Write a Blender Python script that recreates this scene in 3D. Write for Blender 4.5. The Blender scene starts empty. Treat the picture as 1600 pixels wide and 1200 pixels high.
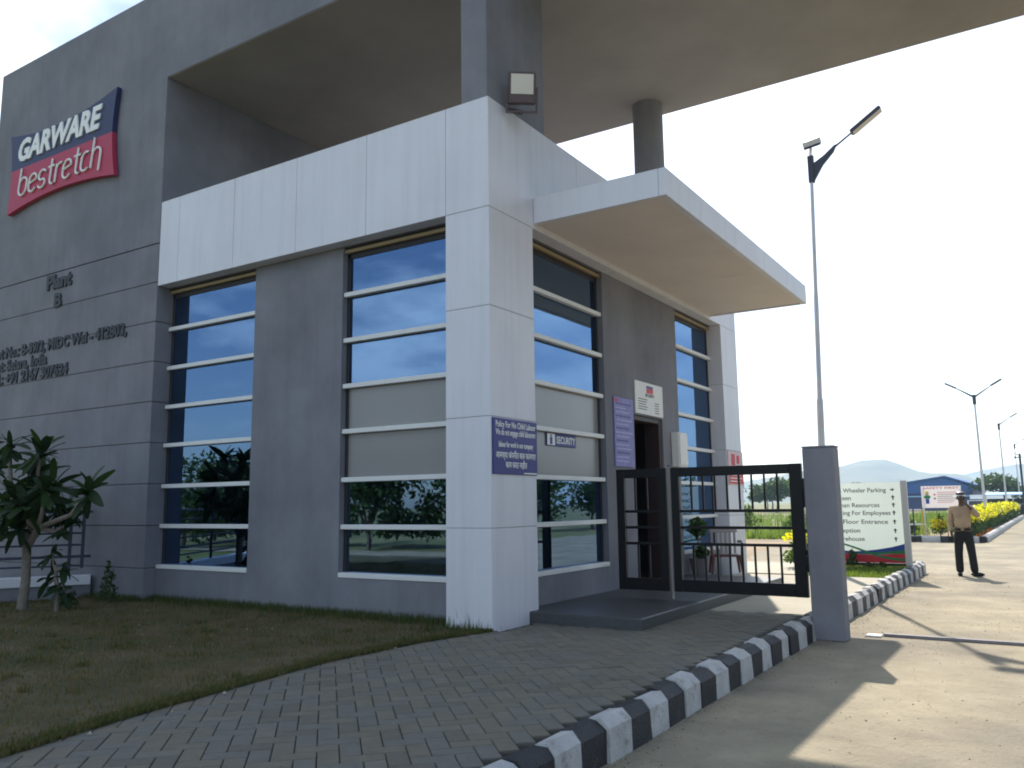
import bpy, math, random
import numpy as np
from mathutils import Vector, Matrix
R = math.radians
sc = bpy.context.scene
C = sc.collection
random.seed(7)
rng = np.random.default_rng(7)

# ------------------------------------------------------------------ camera
cam_d = bpy.data.cameras.new('camera')
cam = bpy.data.objects.new('camera', cam_d)
C.objects.link(cam)
sc.camera = cam
CAM = Vector((5.248, -7.751, 1.361))
yaw, pitch, roll, fpx = -0.56902, 0.14263, -0.0127, 1308.6
fw = Vector((math.sin(yaw) * math.cos(pitch), math.cos(yaw) * math.cos(pitch), math.sin(pitch)))
r0 = Vector((math.cos(yaw), -math.sin(yaw), 0)); u0 = r0.cross(fw)
rt = r0 * math.cos(roll) + u0 * math.sin(roll); up = -r0 * math.sin(roll) + u0 * math.cos(roll)
cam.matrix_world = Matrix(((rt.x, up.x, -fw.x, CAM.x), (rt.y, up.y, -fw.y, CAM.y), (rt.z, up.z, -fw.z, CAM.z), (0, 0, 0, 1)))
cam_d.sensor_width = 36; cam_d.lens = 36 * fpx / 1600
cam_d.clip_start = 0.05; cam_d.clip_end = 6000

# ------------------------------------------------------------------ light
SUN_EL, SUN_AZ = R(44.7), R(-20.8)
world = bpy.data.worlds.new('World'); sc.world = world; world.use_nodes = True
nt = world.node_tree; N = nt.nodes; L = nt.links
bg = N['Background']; bg.inputs[1].default_value = 0.125
sky = N.new('ShaderNodeTexSky'); sky.sky_type = 'NISHITA'; sky.sun_disc = False
sky.sun_elevation = SUN_EL; sky.sun_rotation = SUN_AZ; sky.dust_density = 1.6; sky.altitude = 600
tc = N.new('ShaderNodeTexCoord')
sep = N.new('ShaderNodeSeparateXYZ'); L.new(tc.outputs['Generated'], sep.inputs[0])
ad = N.new('ShaderNodeMath'); ad.operation = 'ADD'; ad.inputs[1].default_value = 0.22; L.new(sep.outputs[2], ad.inputs[0])
mx = N.new('ShaderNodeMath'); mx.operation = 'MAXIMUM'; mx.inputs[1].default_value = 0.05; L.new(ad.outputs[0], mx.inputs[0])
dv = N.new('ShaderNodeVectorMath'); dv.operation = 'DIVIDE'; L.new(tc.outputs['Generated'], dv.inputs[0]); L.new(mx.outputs[0], dv.inputs[1])
nz = N.new('ShaderNodeTexNoise'); nz.inputs['Scale'].default_value = 1.9; nz.inputs['Detail'].default_value = 7; nz.inputs['Roughness'].default_value = 0.55
L.new(dv.outputs[0], nz.inputs['Vector'])
mr = N.new('ShaderNodeMapRange'); mr.inputs[1].default_value = 0.44; mr.inputs[2].default_value = 0.62; mr.clamp = True; L.new(nz.outputs[0], mr.inputs[0])
el = N.new('ShaderNodeMapRange'); el.inputs[1].default_value = 0.03; el.inputs[2].default_value = 0.16; L.new(sep.outputs[2], el.inputs[0])
mu = N.new('ShaderNodeMath'); mu.operation = 'MULTIPLY'; L.new(mr.outputs[0], mu.inputs[0]); L.new(el.outputs[0], mu.inputs[1])
mu2 = N.new('ShaderNodeMath'); mu2.operation = 'MULTIPLY'; mu2.inputs[1].default_value = 0.8; L.new(mu.outputs[0], mu2.inputs[0])
mixc = N.new('ShaderNodeMixRGB'); L.new(mu2.outputs[0], mixc.inputs[0]); L.new(sky.outputs[0], mixc.inputs[1]); mixc.inputs[2].default_value = (8.0, 9.2, 9.8, 1)
L.new(mixc.outputs[0], bg.inputs[0])
sun_d = bpy.data.lights.new('sun', 'SUN'); sun_d.energy = 4.2; sun_d.angle = R(0.53); sun_d.color = (1, .93, .82)
sun = bpy.data.objects.new('sun', sun_d); C.objects.link(sun)
sd = Vector((math.sin(SUN_AZ) * math.cos(SUN_EL), math.cos(SUN_AZ) * math.cos(SUN_EL), math.sin(SUN_EL)))
sun.rotation_euler = sd.to_track_quat('Z', 'Y').to_euler(); sun.location = (0, 0, 40)
vs = sc.view_settings
vs.view_transform = 'Standard'; vs.look = 'None'; vs.gamma = 1; vs.use_curve_mapping = False; vs.exposure = 0.75
try:
    sc.cycles.use_denoising = True; sc.cycles.filter_width = 1.9
    sc.cycles.max_bounces = 8; sc.cycles.transparent_max_bounces = 16; sc.cycles.volume_bounces = 1
except Exception: pass

# ------------------------------------------------------------------ helpers
WO = {}                                                     # world origin of every parent
def thing(name, label, cat, loc=(0, 0, 0), group=None):
    o = bpy.data.objects.new(name, None); C.objects.link(o); o.location = loc
    o.empty_display_size = .2
    o['label'] = label; o['category'] = cat
    if group: o['group'] = group
    WO[o.name] = Vector(loc); return o
def tag(o, label, cat, group=None):
    o['label'] = label; o['category'] = cat
    if group: o['group'] = group
    return o
def kind(o, k): o['kind'] = k; return o
def link(o, parent=None):
    C.objects.link(o)
    if parent is not None: o.parent = parent
    return o
class MB:
    def __init__(s): s.v = []; s.f = []; s.m = []; s.mi = 0
    def add(s, vs_, fs):
        b = len(s.v); s.v += [tuple(p) for p in vs_]; s.f += [tuple(i + b for i in f) for f in fs]; s.m += [s.mi] * len(fs); return s
    def box(s, x0, x1, y0, y1, z0, z1, b=0.0, M=None):
        x0, x1 = min(x0, x1), max(x0, x1); y0, y1 = min(y0, y1), max(y0, y1); z0, z1 = min(z0, z1), max(z0, z1)
        b = min(b, .45 * (x1 - x0), .45 * (y1 - y0), .45 * (z1 - z0))
        X, Y, Z = (x0, x1), (y0, y1), (z0, z1)
        if b <= 0:
            vs_ = [(X[i], Y[j], Z[k]) for i in (0, 1) for j in (0, 1) for k in (0, 1)]
            fs = [(0, 1, 3, 2), (4, 6, 7, 5), (0, 4, 5, 1), (2, 3, 7, 6), (0, 2, 6, 4), (1, 5, 7, 3)]
        else:
            vs_ = []; idx = {}
            sg = (1, -1)
            for i in (0, 1):
                for j in (0, 1):
                    for k in (0, 1):
                        for a in range(3):
                            p = [X[i] + sg[i] * b, Y[j] + sg[j] * b, Z[k] + sg[k] * b]
                            p[a] = (X[i], Y[j], Z[k])[a]
                            idx[i, j, k, a] = len(vs_); vs_.append(tuple(p))
            fs = []
            def q(*a): fs.append(tuple(idx[t] for t in a))
            for a in range(3):
                for e in (0, 1):
                    o1, o2 = [(1, 2), (2, 0), (0, 1)][a]
                    def c(p, r_):
                        t = [0, 0, 0]; t[a] = e; t[o1] = p; t[o2] = r_; return tuple(t) + (a,)
                    loop = [c(0, 0), c(1, 0), c(1, 1), c(0, 1)]
                    if e == 0: loop.reverse()
                    q(*loop)
            for a in range(3):                                # edge chamfers, edge runs along axis a
                o1, o2 = [(1, 2), (2, 0), (0, 1)][a]
                for p in (0, 1):
                    for r_ in (0, 1):
                        def c(e, ax):
                            t = [0, 0, 0]; t[a] = e; t[o1] = p; t[o2] = r_; return tuple(t) + (ax,)
                        loop = [c(0, o1), c(1, o1), c(1, o2), c(0, o2)]
                        if (p + r_) % 2 == 1: loop.reverse()
                        q(*loop)
            for i in (0, 1):
                for j in (0, 1):
                    for k in (0, 1):
                        loop = [(i, j, k, 0), (i, j, k, 1), (i, j, k, 2)]
                        if (i + j + k) % 2 == 0: loop.reverse()
                        q(*loop)
        if M is not None: vs_ = [M @ Vector(p) for p in vs_]
        return s.add(vs_, fs)
    def tube(s, pts, rad, n=8, cap=True):
        pts = [Vector(p) for p in pts]
        if not hasattr(rad, '__len__'): rad = [rad] * len(pts)
        vs_, fs = [], []
        pv = None
        for i, p in enumerate(pts):
            t = (pts[min(i + 1, len(pts) - 1)] - pts[max(i - 1, 0)]).normalized()
            a = Vector((0, 0, 1)) if abs(t.z) < .9 else Vector((1, 0, 0))
            if pv is not None: a = pv
            u = (a - t * a.dot(t)).normalized(); w = t.cross(u); pv = u
            for k in range(n):
                an = 2 * math.pi * k / n
                vs_.append(p + (u * math.cos(an) + w * math.sin(an)) * rad[i])
        for i in range(len(pts) - 1):
            for k in range(n):
                k2 = (k + 1) % n
                fs.append((i * n + k, i * n + k2, (i + 1) * n + k2, (i + 1) * n + k))
        if cap:
            fs.append(tuple(reversed(range(n)))); fs.append(tuple(range((len(pts) - 1) * n, len(pts) * n)))
        return s.add(vs_, fs)
    def prism(s, poly, d0, d1, axis='y'):
        """poly: 2D points; y: (x,z) extruded along y; x: (y,z); z: (x,y)"""
        n = len(poly)
        def P(p, d): return {'y': (p[0], d, p[1]), 'x': (d, p[0], p[1]), 'z': (p[0], p[1], d)}[axis]
        vs_ = [P(p, d0) for p in poly] + [P(p, d1) for p in poly]
        fs = [tuple(range(n)), tuple(reversed(range(n, 2 * n)))] + [(i, i + n, (i + 1) % n + n, (i + 1) % n) for i in range(n)]
        return s.add(vs_, fs)
    def ball(s, c, rx, ry, rz, n=10, m=7):
        vs_, fs = [], []
        for i in range(m + 1):
            th = math.pi * i / m
            for k in range(n):
                ph = 2 * math.pi * k / n
                vs_.append((c[0] + rx * math.sin(th) * math.cos(ph), c[1] + ry * math.sin(th) * math.sin(ph), c[2] + rz * math.cos(th)))
        for i in range(m):
            for k in range(n):
                fs.append((i * n + k, (i + 1) * n + k, (i + 1) * n + (k + 1) % n, i * n + (k + 1) % n))
        return s.add(vs_, fs)
    def mesh(s, name, mats, org=(0, 0, 0), smooth=False, fix=True):
        me = bpy.data.meshes.new(name)
        o = Vector(org)
        me.from_pydata([tuple(Vector(p) - o) for p in s.v], [], s.f)
        mats = mats if isinstance(mats, (list, tuple)) else [mats]
        for m in mats: me.materials.append(m)
        if len(mats) > 1: me.polygons.foreach_set('material_index', s.m)
        if fix:
            import bmesh
            bm = bmesh.new(); bm.from_mesh(me); bmesh.ops.recalc_face_normals(bm, faces=bm.faces); bm.to_mesh(me); bm.free()
        if smooth:
            me.polygons.foreach_set('use_smooth', [True] * len(me.polygons))
        me.update(); return me
    def build(s, name, mats, parent=None, smooth=False, fix=True, org=None):
        if parent is not None: org = WO[parent.name]
        elif org is None: org = (0, 0, 0)
        o = bpy.data.objects.new(name, s.mesh(name, mats, org, smooth, fix))
        if parent is None: o.location = org
        link(o, parent); WO[o.name] = Vector(org); return o
def smooth_by_angle(o, a=40):
    me = o.data
    me.polygons.foreach_set('use_smooth', [True] * len(me.polygons))
    try: me.set_sharp_from_angle(angle=R(a))
    except Exception: pass
    return o
def leaf_mesh(name, P, Q, mats, mi=None, org=(0, 0, 0)):
    """P: (n,k,3) arrays of polygon corners"""
    n, k = P.shape[:2]
    me = bpy.data.meshes.new(name)
    me.vertices.add(n * k); me.vertices.foreach_set('co', (P - np.array(org)).reshape(-1).astype(np.float32))
    me.loops.add(n * k); me.loops.foreach_set('vertex_index', np.arange(n * k, dtype=np.int32))
    me.polygons.add(n); me.polygons.foreach_set('loop_start', np.arange(0, n * k, k, dtype=np.int32))
    for m in mats: me.materials.append(m)
    if mi is not None: me.polygons.foreach_set('material_index', mi.astype(np.int32))
    me.update(calc_edges=True); return me
def text(name, body, size, loc, face, mat, parent=None, ext=.004, off=0.0, width=None, shear=0, align='LEFT', rz=None):
    cu = bpy.data.curves.new(name, 'FONT'); cu.body = body; cu.size = size; cu.extrude = ext; cu.offset = off
    cu.shear = shear; cu.align_x = align; cu.resolution_u = 3
    cu.materials.append(mat)
    o = bpy.data.objects.new(name, cu); link(o, parent)
    o.rotation_euler = {'front': (R(90), 0, 0), 'right': (R(90), 0, R(90))}.get(face, (R(90), 0, rz or 0))
    og = WO[parent.name] if parent is not None else Vector((0, 0, 0))
    o.location = Vector(loc) - og
    if width:
        bpy.context.view_layer.update()
        if o.dimensions.x > 1e-6: o.scale.x = width / o.dimensions.x
    WO[o.name] = og; return o

# ------------------------------------------------------------------ materials
def mat(name, col, rough=.8, var=.12, vscale=1.5, bump=0, bscale=60, metal=0, streak=0, spec=.3, col2=None, c2scale=.6, detail=6, dirt=0):
    m = bpy.data.materials.new(name); m.use_nodes = True
    n = m.node_tree.nodes; l = m.node_tree.links
    p = n['Principled BSDF']; p.inputs['Roughness'].default_value = rough; p.inputs['Metallic'].default_value = metal
    try: p.inputs['Specular IOR Level'].default_value = spec
    except Exception: pass
    g = n.new('ShaderNodeNewGeometry')
    base = n.new('ShaderNodeRGB'); base.outputs[0].default_value = (*col, 1); out = base.outputs[0]
    if col2 is not None:
        t = n.new('ShaderNodeTexNoise'); t.inputs['Scale'].default_value = c2scale; t.inputs['Detail'].default_value = 5; l.new(g.outputs['Position'], t.inputs['Vector'])
        r = n.new('ShaderNodeMapRange'); r.inputs[1].default_value = .4; r.inputs[2].default_value = .62; l.new(t.outputs[0], r.inputs[0])
        x = n.new('ShaderNodeMixRGB'); l.new(r.outputs[0], x.inputs[0]); l.new(out, x.inputs[1]); x.inputs[2].default_value = (*col2, 1); out = x.outputs[0]
    if var:
        t = n.new('ShaderNodeTexNoise'); t.inputs['Scale'].default_value = vscale; t.inputs['Detail'].default_value = detail; t.inputs['Roughness'].default_value = .65
        l.new(g.outputs['Position'], t.inputs['Vector'])
        r = n.new('ShaderNodeMapRange'); r.inputs[1].default_value = .25; r.inputs[2].default_value = .75; r.inputs[3].default_value = 1 - var; r.inputs[4].default_value = 1 + var; l.new(t.outputs[0], r.inputs[0])
        x = n.new('ShaderNodeVectorMath'); x.operation = 'MULTIPLY'; l.new(out, x.inputs[0]); l.new(r.outputs[0], x.inputs[1]); out = x.outputs[0]
    if streak:
        mp = n.new('ShaderNodeMapping'); mp.inputs['Scale'].default_value = (5, 5, .35); l.new(g.outputs['Position'], mp.inputs[0])
        t = n.new('ShaderNodeTexNoise'); t.inputs['Scale'].default_value = 1.4; t.inputs['Detail'].default_value = 5; l.new(mp.outputs[0], t.inputs['Vector'])
        r = n.new('ShaderNodeMapRange'); r.inputs[1].default_value = .45; r.inputs[2].default_value = .8; r.inputs[3].default_value = 1; r.inputs[4].default_value = 1 - streak; l.new(t.outputs[0], r.inputs[0])
        x = n.new('ShaderNodeVectorMath'); x.operation = 'MULTIPLY'; l.new(out, x.inputs[0]); l.new(r.outputs[0], x.inputs[1]); out = x.outputs[0]
    if dirt:
        t = n.new('ShaderNodeTexNoise'); t.inputs['Scale'].default_value = 9; t.inputs['Detail'].default_value = 8; t.inputs['Roughness'].default_value = .7; l.new(g.outputs['Position'], t.inputs['Vector'])
        r = n.new('ShaderNodeMapRange'); r.inputs[1].default_value = .55; r.inputs[2].default_value = .75; r.inputs[3].default_value = 0; r.inputs[4].default_value = dirt; l.new(t.outputs[0], r.inputs[0])
        x = n.new('ShaderNodeMixRGB'); l.new(r.outputs[0], x.inputs[0]); l.new(out, x.inputs[1]); x.inputs[2].default_value = (.12, .10, .075, 1); out = x.outputs[0]
    l.new(out, p.inputs['Base Color'])
    if bump:
        t = n.new('ShaderNodeTexNoise'); t.inputs['Scale'].default_value = bscale; t.inputs['Detail'].default_value = 4; l.new(g.outputs['Position'], t.inputs['Vector'])
        b = n.new('ShaderNodeBump'); b.inputs['Strength'].default_value = bump; b.inputs['Distance'].default_value = .02; l.new(t.outputs[0], b.inputs['Height']); l.new(b.outputs[0], p.inputs['Normal'])
    return m
def leafmat(name, col, trans=.35, var=.35, vs_=3.0):
    m = mat(name, col, .55, var, vs_, spec=.25)
    n = m.node_tree.nodes; l = m.node_tree.links; p = n['Principled BSDF']
    t = n.new('ShaderNodeBsdfTranslucent'); t.inputs[0].default_value = (min(1, col[0] * 1.8), min(1, col[1] * 1.8), col[2] * 1.0, 1)
    x = n.new('ShaderNodeMixShader'); x.inputs[0].default_value = trans
    l.new(p.outputs[0], x.inputs[1]); l.new(t.outputs[0], x.inputs[2]); l.new(x.outputs[0], n['Material Output'].inputs[0]); return m
def glassmat(name, tint, refl, f0):
    m = bpy.data.materials.new(name); m.use_nodes = True
    n = m.node_tree.nodes; l = m.node_tree.links; n.remove(n['Principled BSDF'])
    t = n.new('ShaderNodeBsdfTransparent'); t.inputs[0].default_value = (*tint, 1)
    g = n.new('ShaderNodeBsdfGlossy'); g.inputs[0].default_value = (*refl, 1); g.inputs['Roughness'].default_value = .012
    geo = n.new('ShaderNodeNewGeometry')
    nz_ = n.new('ShaderNodeTexNoise'); nz_.inputs['Scale'].default_value = 1.3; nz_.inputs['Detail'].default_value = 1; l.new(geo.outputs['Position'], nz_.inputs['Vector'])
    b = n.new('ShaderNodeBump'); b.inputs['Strength'].default_value = .08; b.inputs['Distance'].default_value = .02; l.new(nz_.outputs[0], b.inputs['Height']); l.new(b.outputs[0], g.inputs['Normal'])
    lw = n.new('ShaderNodeLayerWeight'); lw.inputs[0].default_value = .25
    r = n.new('ShaderNodeMapRange'); r.inputs[3].default_value = f0; r.inputs[4].default_value = .95; l.new(lw.outputs['Fresnel'], r.inputs[0])
    x = n.new('ShaderNodeMixShader'); l.new(r.outputs[0], x.inputs[0]); l.new(t.outputs[0], x.inputs[1]); l.new(g.outputs[0], x.inputs[2]); l.new(x.outputs[0], n['Material Output'].inputs[0]); return m

G_WALL = mat('grey_plaster', (.215, .212, .235), .9, .20, 1.1, bump=.35, bscale=70, streak=.09, col2=(.185, .186, .212), c2scale=.45, detail=9)
G_DARK = mat('groove_shadow_gap', (.11, .11, .12), .9)
W_CLAD = mat('white_cladding', (.67, .66, .71), .45, .06, .8, streak=.10, spec=.4, dirt=.04)
W_GAP = mat('cladding_joint', (.33, .33, .35), .8)
W_BAR = mat('white_aluminium_bar', (.70, .69, .68), .45, .05, 3)
W_PAINT = mat('white_paint', (.72, .72, .70), .6, .06, 4)
FRAME = mat('dark_window_frame', (.035, .032, .035), .5, .1)
BRONZE = mat('bronze_trim', (.33, .25, .14), .5, .1)
GLASS = glassmat('reflective_glass', (.26, .27, .27), (.245, .385, .62), .52)
FROST = mat('frosted_film_pane', (.235, .225, .225), .22, .06, .8, spec=.6)
IN_WALL = mat('interior_paint', (.45, .42, .37), .9)
IN_DARK = mat('interior_floor_stone', (.12, .11, .10), .5)
WOOD = mat('brown_laminate', (.12, .065, .035), .5, .2, 5)
MAROON = mat('maroon_paint', (.045, .028, .027), .5, .1, 4)
STONE = mat('dark_granite', (.075, .075, .078), .45, .3, 30, bump=.05)
ASPH = mat('dusty_concrete_road', (.345, .295, .21), .95, .26, 1.6, bump=.8, bscale=45, col2=(.255, .222, .168), c2scale=.55, dirt=.45, detail=10)
SOIL = mat('bare_soil', (.34, .24, .16), .95, .25, .8, bump=.6, bscale=30, col2=(.24, .19, .12), c2scale=.3)
CONC = mat('pale_concrete', (.42, .385, .31), .9, .15, 1.2, bump=.3, bscale=60, dirt=.15)
BED = mat('paver_sand_joint', (.045, .043, .038), .95, .3, 20)
PAVERS = [mat('paver_concrete_' + w_, c_, .9, .16, 9, bump=.35, bscale=130, dirt=.25) for w_, c_ in (('warm', (.175, .155, .122)), ('grey', (.165, .154, .134)), ('dark', (.148, .134, .110)), ('pale', (.185, .168, .138)))]
K_W = mat('kerb_white_paint', (.46, .45, .45), .7, .22, 5, bump=.5, bscale=60, dirt=.85)
K_B = mat('kerb_black_paint', (.030, .030, .036), .6, .3, 6, bump=.5, bscale=60, dirt=.5)
BLACK = mat('black_gate_paint', (.011, .011, .012), .4, .2, 8)
DGREY = mat('dark_metal', (.05, .055, .075), .5, .1)
GALV = mat('galvanised_steel', (.58, .59, .62), .5, .1, 4, metal=.2)
LAMPW = mat('lamp_diffuser', (.60, .52, .45), .5, .05)
LAMPB = mat('lamp_body_grey', (.55, .55, .54), .5, .05)
SIGN_B = mat('navy_sign_face', (.028, .036, .10), .5, .06)
SIGN_R = mat('crimson_sign_face', (.42, .035, .085), .5, .06)
LETW = mat('white_letter', (.78, .78, .76), .5, .03)
LETK = mat('dark_raised_letter', (.045, .045, .055), .6, .1)
INK_B = mat('blue_notice', (.045, .045, .20), .45, .08)
INK_P = mat('violet_poster', (.20, .18, .42), .5, .25, 9)
INK_R = mat('red_print', (.55, .035, .05), .5, .1)
INK_K = mat('black_print', (.03, .03, .035), .6)
INK_G = mat('green_print', (.03, .22, .08), .6)
INK_BL = mat('blue_print', (.04, .08, .35), .6)
LILAC = mat('lilac_print', (.36, .35, .56), .6, .1)
PAPER = mat('white_notice', (.74, .73, .71), .6, .04, 6)
PINKP = mat('pink_notice', (.66, .5, .52), .6, .1, 10)
BOARDG = mat('board_white', (.50, .53, .50), .55, .05, 3)
def acrylic(name, col, tr):
    m = mat(name, col, .5, .05, 3)
    n = m.node_tree.nodes; l = m.node_tree.links; p = n['Principled BSDF']
    t = n.new('ShaderNodeBsdfTranslucent'); t.inputs[0].default_value = (*col, 1)
    x = n.new('ShaderNodeMixShader'); x.inputs[0].default_value = tr
    l.new(p.outputs[0], x.inputs[1]); l.new(t.outputs[0], x.inputs[2]); l.new(x.outputs[0], n['Material Output'].inputs[0]); return m
ACRYL = acrylic('white_acrylic_sheet', (.86, .90, .87), .45)
ACRYP = acrylic('printed_flex_sheet', (.88, .84, .84), .45)
BARK = mat('bark', (.15, .12, .10), .9, .3, 14, bump=.6, bscale=50)
BARK2 = mat('pale_bark', (.20, .17, .14), .9, .3, 14, bump=.4, bscale=50)
LEAF_F = leafmat('frangipani_leaf', (.022, .043, .016), .25, .3, 4)
LEAF_F2 = leafmat('frangipani_leaf_young', (.035, .07, .02), .3, .3, 4)
LEAF_D = leafmat('dark_leaf', (.035, .065, .022))
LEAF_M = leafmat('mid_leaf', (.06, .11, .03))
LEAF_L = leafmat('light_leaf', (.10, .16, .04))
LEAF_Y = leafmat('yellow_flower', (.72, .55, .02), .4, .15)
LEAF_O = leafmat('orange_flower', (.60, .16, .02), .4, .15)
GR_D = leafmat('dry_grass', (.17, .125, .065), .3, .3, 2)
GR_G = leafmat('green_grass', (.06, .085, .022), .3, .3, 2)
GR_L = leafmat('bright_grass', (.17, .24, .045), .35, .3, .5)
LAWN = mat('lawn_thatch', (.125, .095, .055), .95, .3, 3, bump=.6, bscale=60, col2=(.06, .065, .025), c2scale=.9)
FIELD = mat('field_ground', (.13, .15, .045), .95, .35, .12, bump=.5, bscale=4, col2=(.20, .17, .08), c2scale=.06)
BLUE_S = mat('blue_roof_sheet', (.035, .11, .33), .5, .08, .3)
NAVY = mat('navy_wall_sheet', (.05, .065, .17), .6, .08)
LBLUE = mat('light_blue_roof', (.30, .50, .72), .4, .08)
HILLM = mat('hill_scrub', (.12, .12, .075), .95, .3, .012, col2=(.17, .14, .09), c2scale=.006)
STEEL_Y = mat('yellow_rail_paint', (.55, .38, .05), .6, .1)
SKIN = mat('skin', (.11, .06, .04), .55, .08)
SHIRT = mat('khaki_shirt', (.40, .29, .20), .85, .14, 8, bump=1.0, bscale=9)
TROUS = mat('black_trousers', (.013, .013, .015), .8, .2, 10, bump=1.0, bscale=8)
SHOE = mat('black_shoe', (.008, .008, .008), .35)
PLAST = mat('maroon_plastic', (.11, .035, .03), .35, .05)
TERRA = mat('pot_clay', (.13, .12, .12), .7, .1)

RZ = -.21                                                    # road level
# ================================================================== SETTING
def sheet(name, pts, z, m, k='structure'):
    b = MB(); b.add([(x, y, z) for x, y in pts], [tuple(range(len(pts)))])
    return kind(b.build(name, m), k)
sheet('ground', [(-3000, -600), (3000, -600), (3000, 2600), (-3000, 2600)], RZ - .03, FIELD)
sheet('road', [(2.7, -9.4), (-3, -11.5), (-14, -12.2), (-60, -12.2), (-60, -14.5), (-12, -14.5), (2.7, -40), (26, -40), (26, -9), (15.5, -4), (14, 16), (13, 150), (3.05, 150), (3.05, 26.6), (-1.5, 26.8), (-3.2, 23), (-2.4, 17), (-1.0, 12.6), (2.7, 12.3)], RZ, ASPH)  # unseen apron behind the camera is widened to bounce sun onto the soffits
sheet('soil_strip', [(-40, 14), (-9, 12.4), (2.72, 12.0), (3.2, 26.5), (2.2, 28.2), (-40, 30)], RZ - .012, SOIL)
# plaza bed + concrete inside the gate
b = MB(); b.box(-.5, 2.66, -9.5, 2.84, -.3, -.022); pavement = kind(b.build('pavement', BED), 'structure')
for i, (ya, yb_) in enumerate([(2.852, 5.2), (5.21, 7.6), (7.61, 8.45)]):
    b = MB(); b.box(-.1, 2.665, ya, yb_, -.3, -.006, .006); kind(b.build('concrete_slab', CONC), 'structure')
b = MB(); b.box(-3, 1.2, 9.1, 12.2, -.3, -.04, .006); kind(b.build('concrete_slab', CONC), 'structure')
# lawn
EDGE = [(-9.5, .9), (-5.17, .17), (-4.25, -.03), (-3.42, -.14), (-2.2, -.30), (-1.0, -.24), (-.03, -.02), (0, -.02)]
def edge_x(y): return float(np.interp(y, [e[0] for e in EDGE], [e[1] for e in EDGE]))
lp = [(edge_x(y), y) for y in np.linspace(-9.5, -.02, 120)]
b = MB(); b.add([(x + random.uniform(-.02, .02), y, .008) for x, y in lp] + [(-14, .3, .008), (-14, -9.5, .008)], [tuple(range(len(lp) + 2))])
kind(b.build('lawn', LAWN), 'structure')
def blades(name, X, Y, Z, h, w, mats, mi, k='stuff', lean=.5):
    n = len(X); a = rng.uniform(0, 2 * math.pi, n); le = rng.uniform(0, lean, n) * h
    dx, dy = np.cos(a), np.sin(a)
    P = np.zeros((n, 3, 3))
    P[:, 0] = np.stack([X - dy * w, Y + dx * w, Z], 1); P[:, 1] = np.stack([X + dy * w, Y - dx * w, Z], 1)
    P[:, 2] = np.stack([X + dx * le, Y + dy * le, Z + h], 1)
    o = bpy.data.objects.new(name, leaf_mesh(name, P, None, mats, mi)); link(o); return kind(o, k)
LXW = -6.27
n = 90000
X = rng.uniform(-9.5, 1, n); Y = rng.uniform(-7.2, .18, n)
ex = np.array([edge_x(y) for y in Y]); ok = X < ex + rng.normal(0, .02, n)
ok &= ~((Y > 0) & (X < -6.27)); X, Y, ex = X[ok], Y[ok], ex[ok]
de = ex - X
dw = np.where(X > -.64, -Y, .2 - Y)                          # distance to the guardhouse wall
margin = np.exp(-de / .16) + np.exp(-dw / .3) * .9
patch = np.sin(X * 2.1 + np.sin(Y * 1.7) * 2) * np.sin(Y * 2.6 + X) * .16
green = rng.uniform(0, 1, len(X)) < np.clip(.12 + margin + patch, 0, 1)
h = rng.uniform(.018, .045, len(X)) + np.exp(-dw / .18) * rng.uniform(.02, .17, len(X)) + np.exp(-de / .08) * rng.uniform(0, .04, len(X))
tx_ = rng.uniform(-9, .6, 420); ty_ = rng.uniform(-7, .1, 420); okc = tx_ < np.array([edge_x(y) for y in ty_]) - .05; tx_, ty_ = tx_[okc], ty_[okc]
tr = rng.uniform(.03, .11, len(tx_)); rep_ = 42
Xc = np.repeat(tx_, rep_) + rng.normal(0, 1, len(tx_) * rep_) * np.repeat(tr, rep_); Yc = np.repeat(ty_, rep_) + rng.normal(0, 1, len(tx_) * rep_) * np.repeat(tr, rep_)
okc = (Xc < np.array([edge_x(y) for y in Yc])) & (Yc < np.where(Xc > -.64, -.01, np.where(Xc > LXW, .19, -.01))); Xc, Yc = Xc[okc], Yc[okc]
X = np.concatenate([X, Xc]); Y = np.concatenate([Y, Yc]); h = np.concatenate([h, rng.uniform(.03, .085, len(Xc))]); green = np.concatenate([green, rng.uniform(0, 1, len(Xc)) < np.where(np.sin(Xc * 9) > 0, .75, .25)])
ne = 26000                                                   # greener, taller fringe along the paving and the walls
Ye = rng.uniform(-7.2, 0, ne); Xe = np.array([edge_x(y) for y in Ye]) + .035 - np.abs(rng.normal(0, .09, ne))
Xw = rng.uniform(-9, -.64, ne // 3); Yw = np.where(Xw > LXW, .19, -.01) - np.abs(rng.normal(0, .10, ne // 3))
X = np.concatenate([X, Xe, Xw]); Y = np.concatenate([Y, Ye, Yw])
h = np.concatenate([h, rng.uniform(.015, .042, ne), rng.uniform(.03, .13, ne // 3)])
green = np.concatenate([green, rng.uniform(0, 1, ne) < .62, rng.uniform(0, 1, ne // 3) < .9])
blades('lawn_grass', X, Y, np.full(len(X), .004), h, rng.uniform(.003, .006, len(X)), [GR_D, GR_G], green.astype(int))
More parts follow.
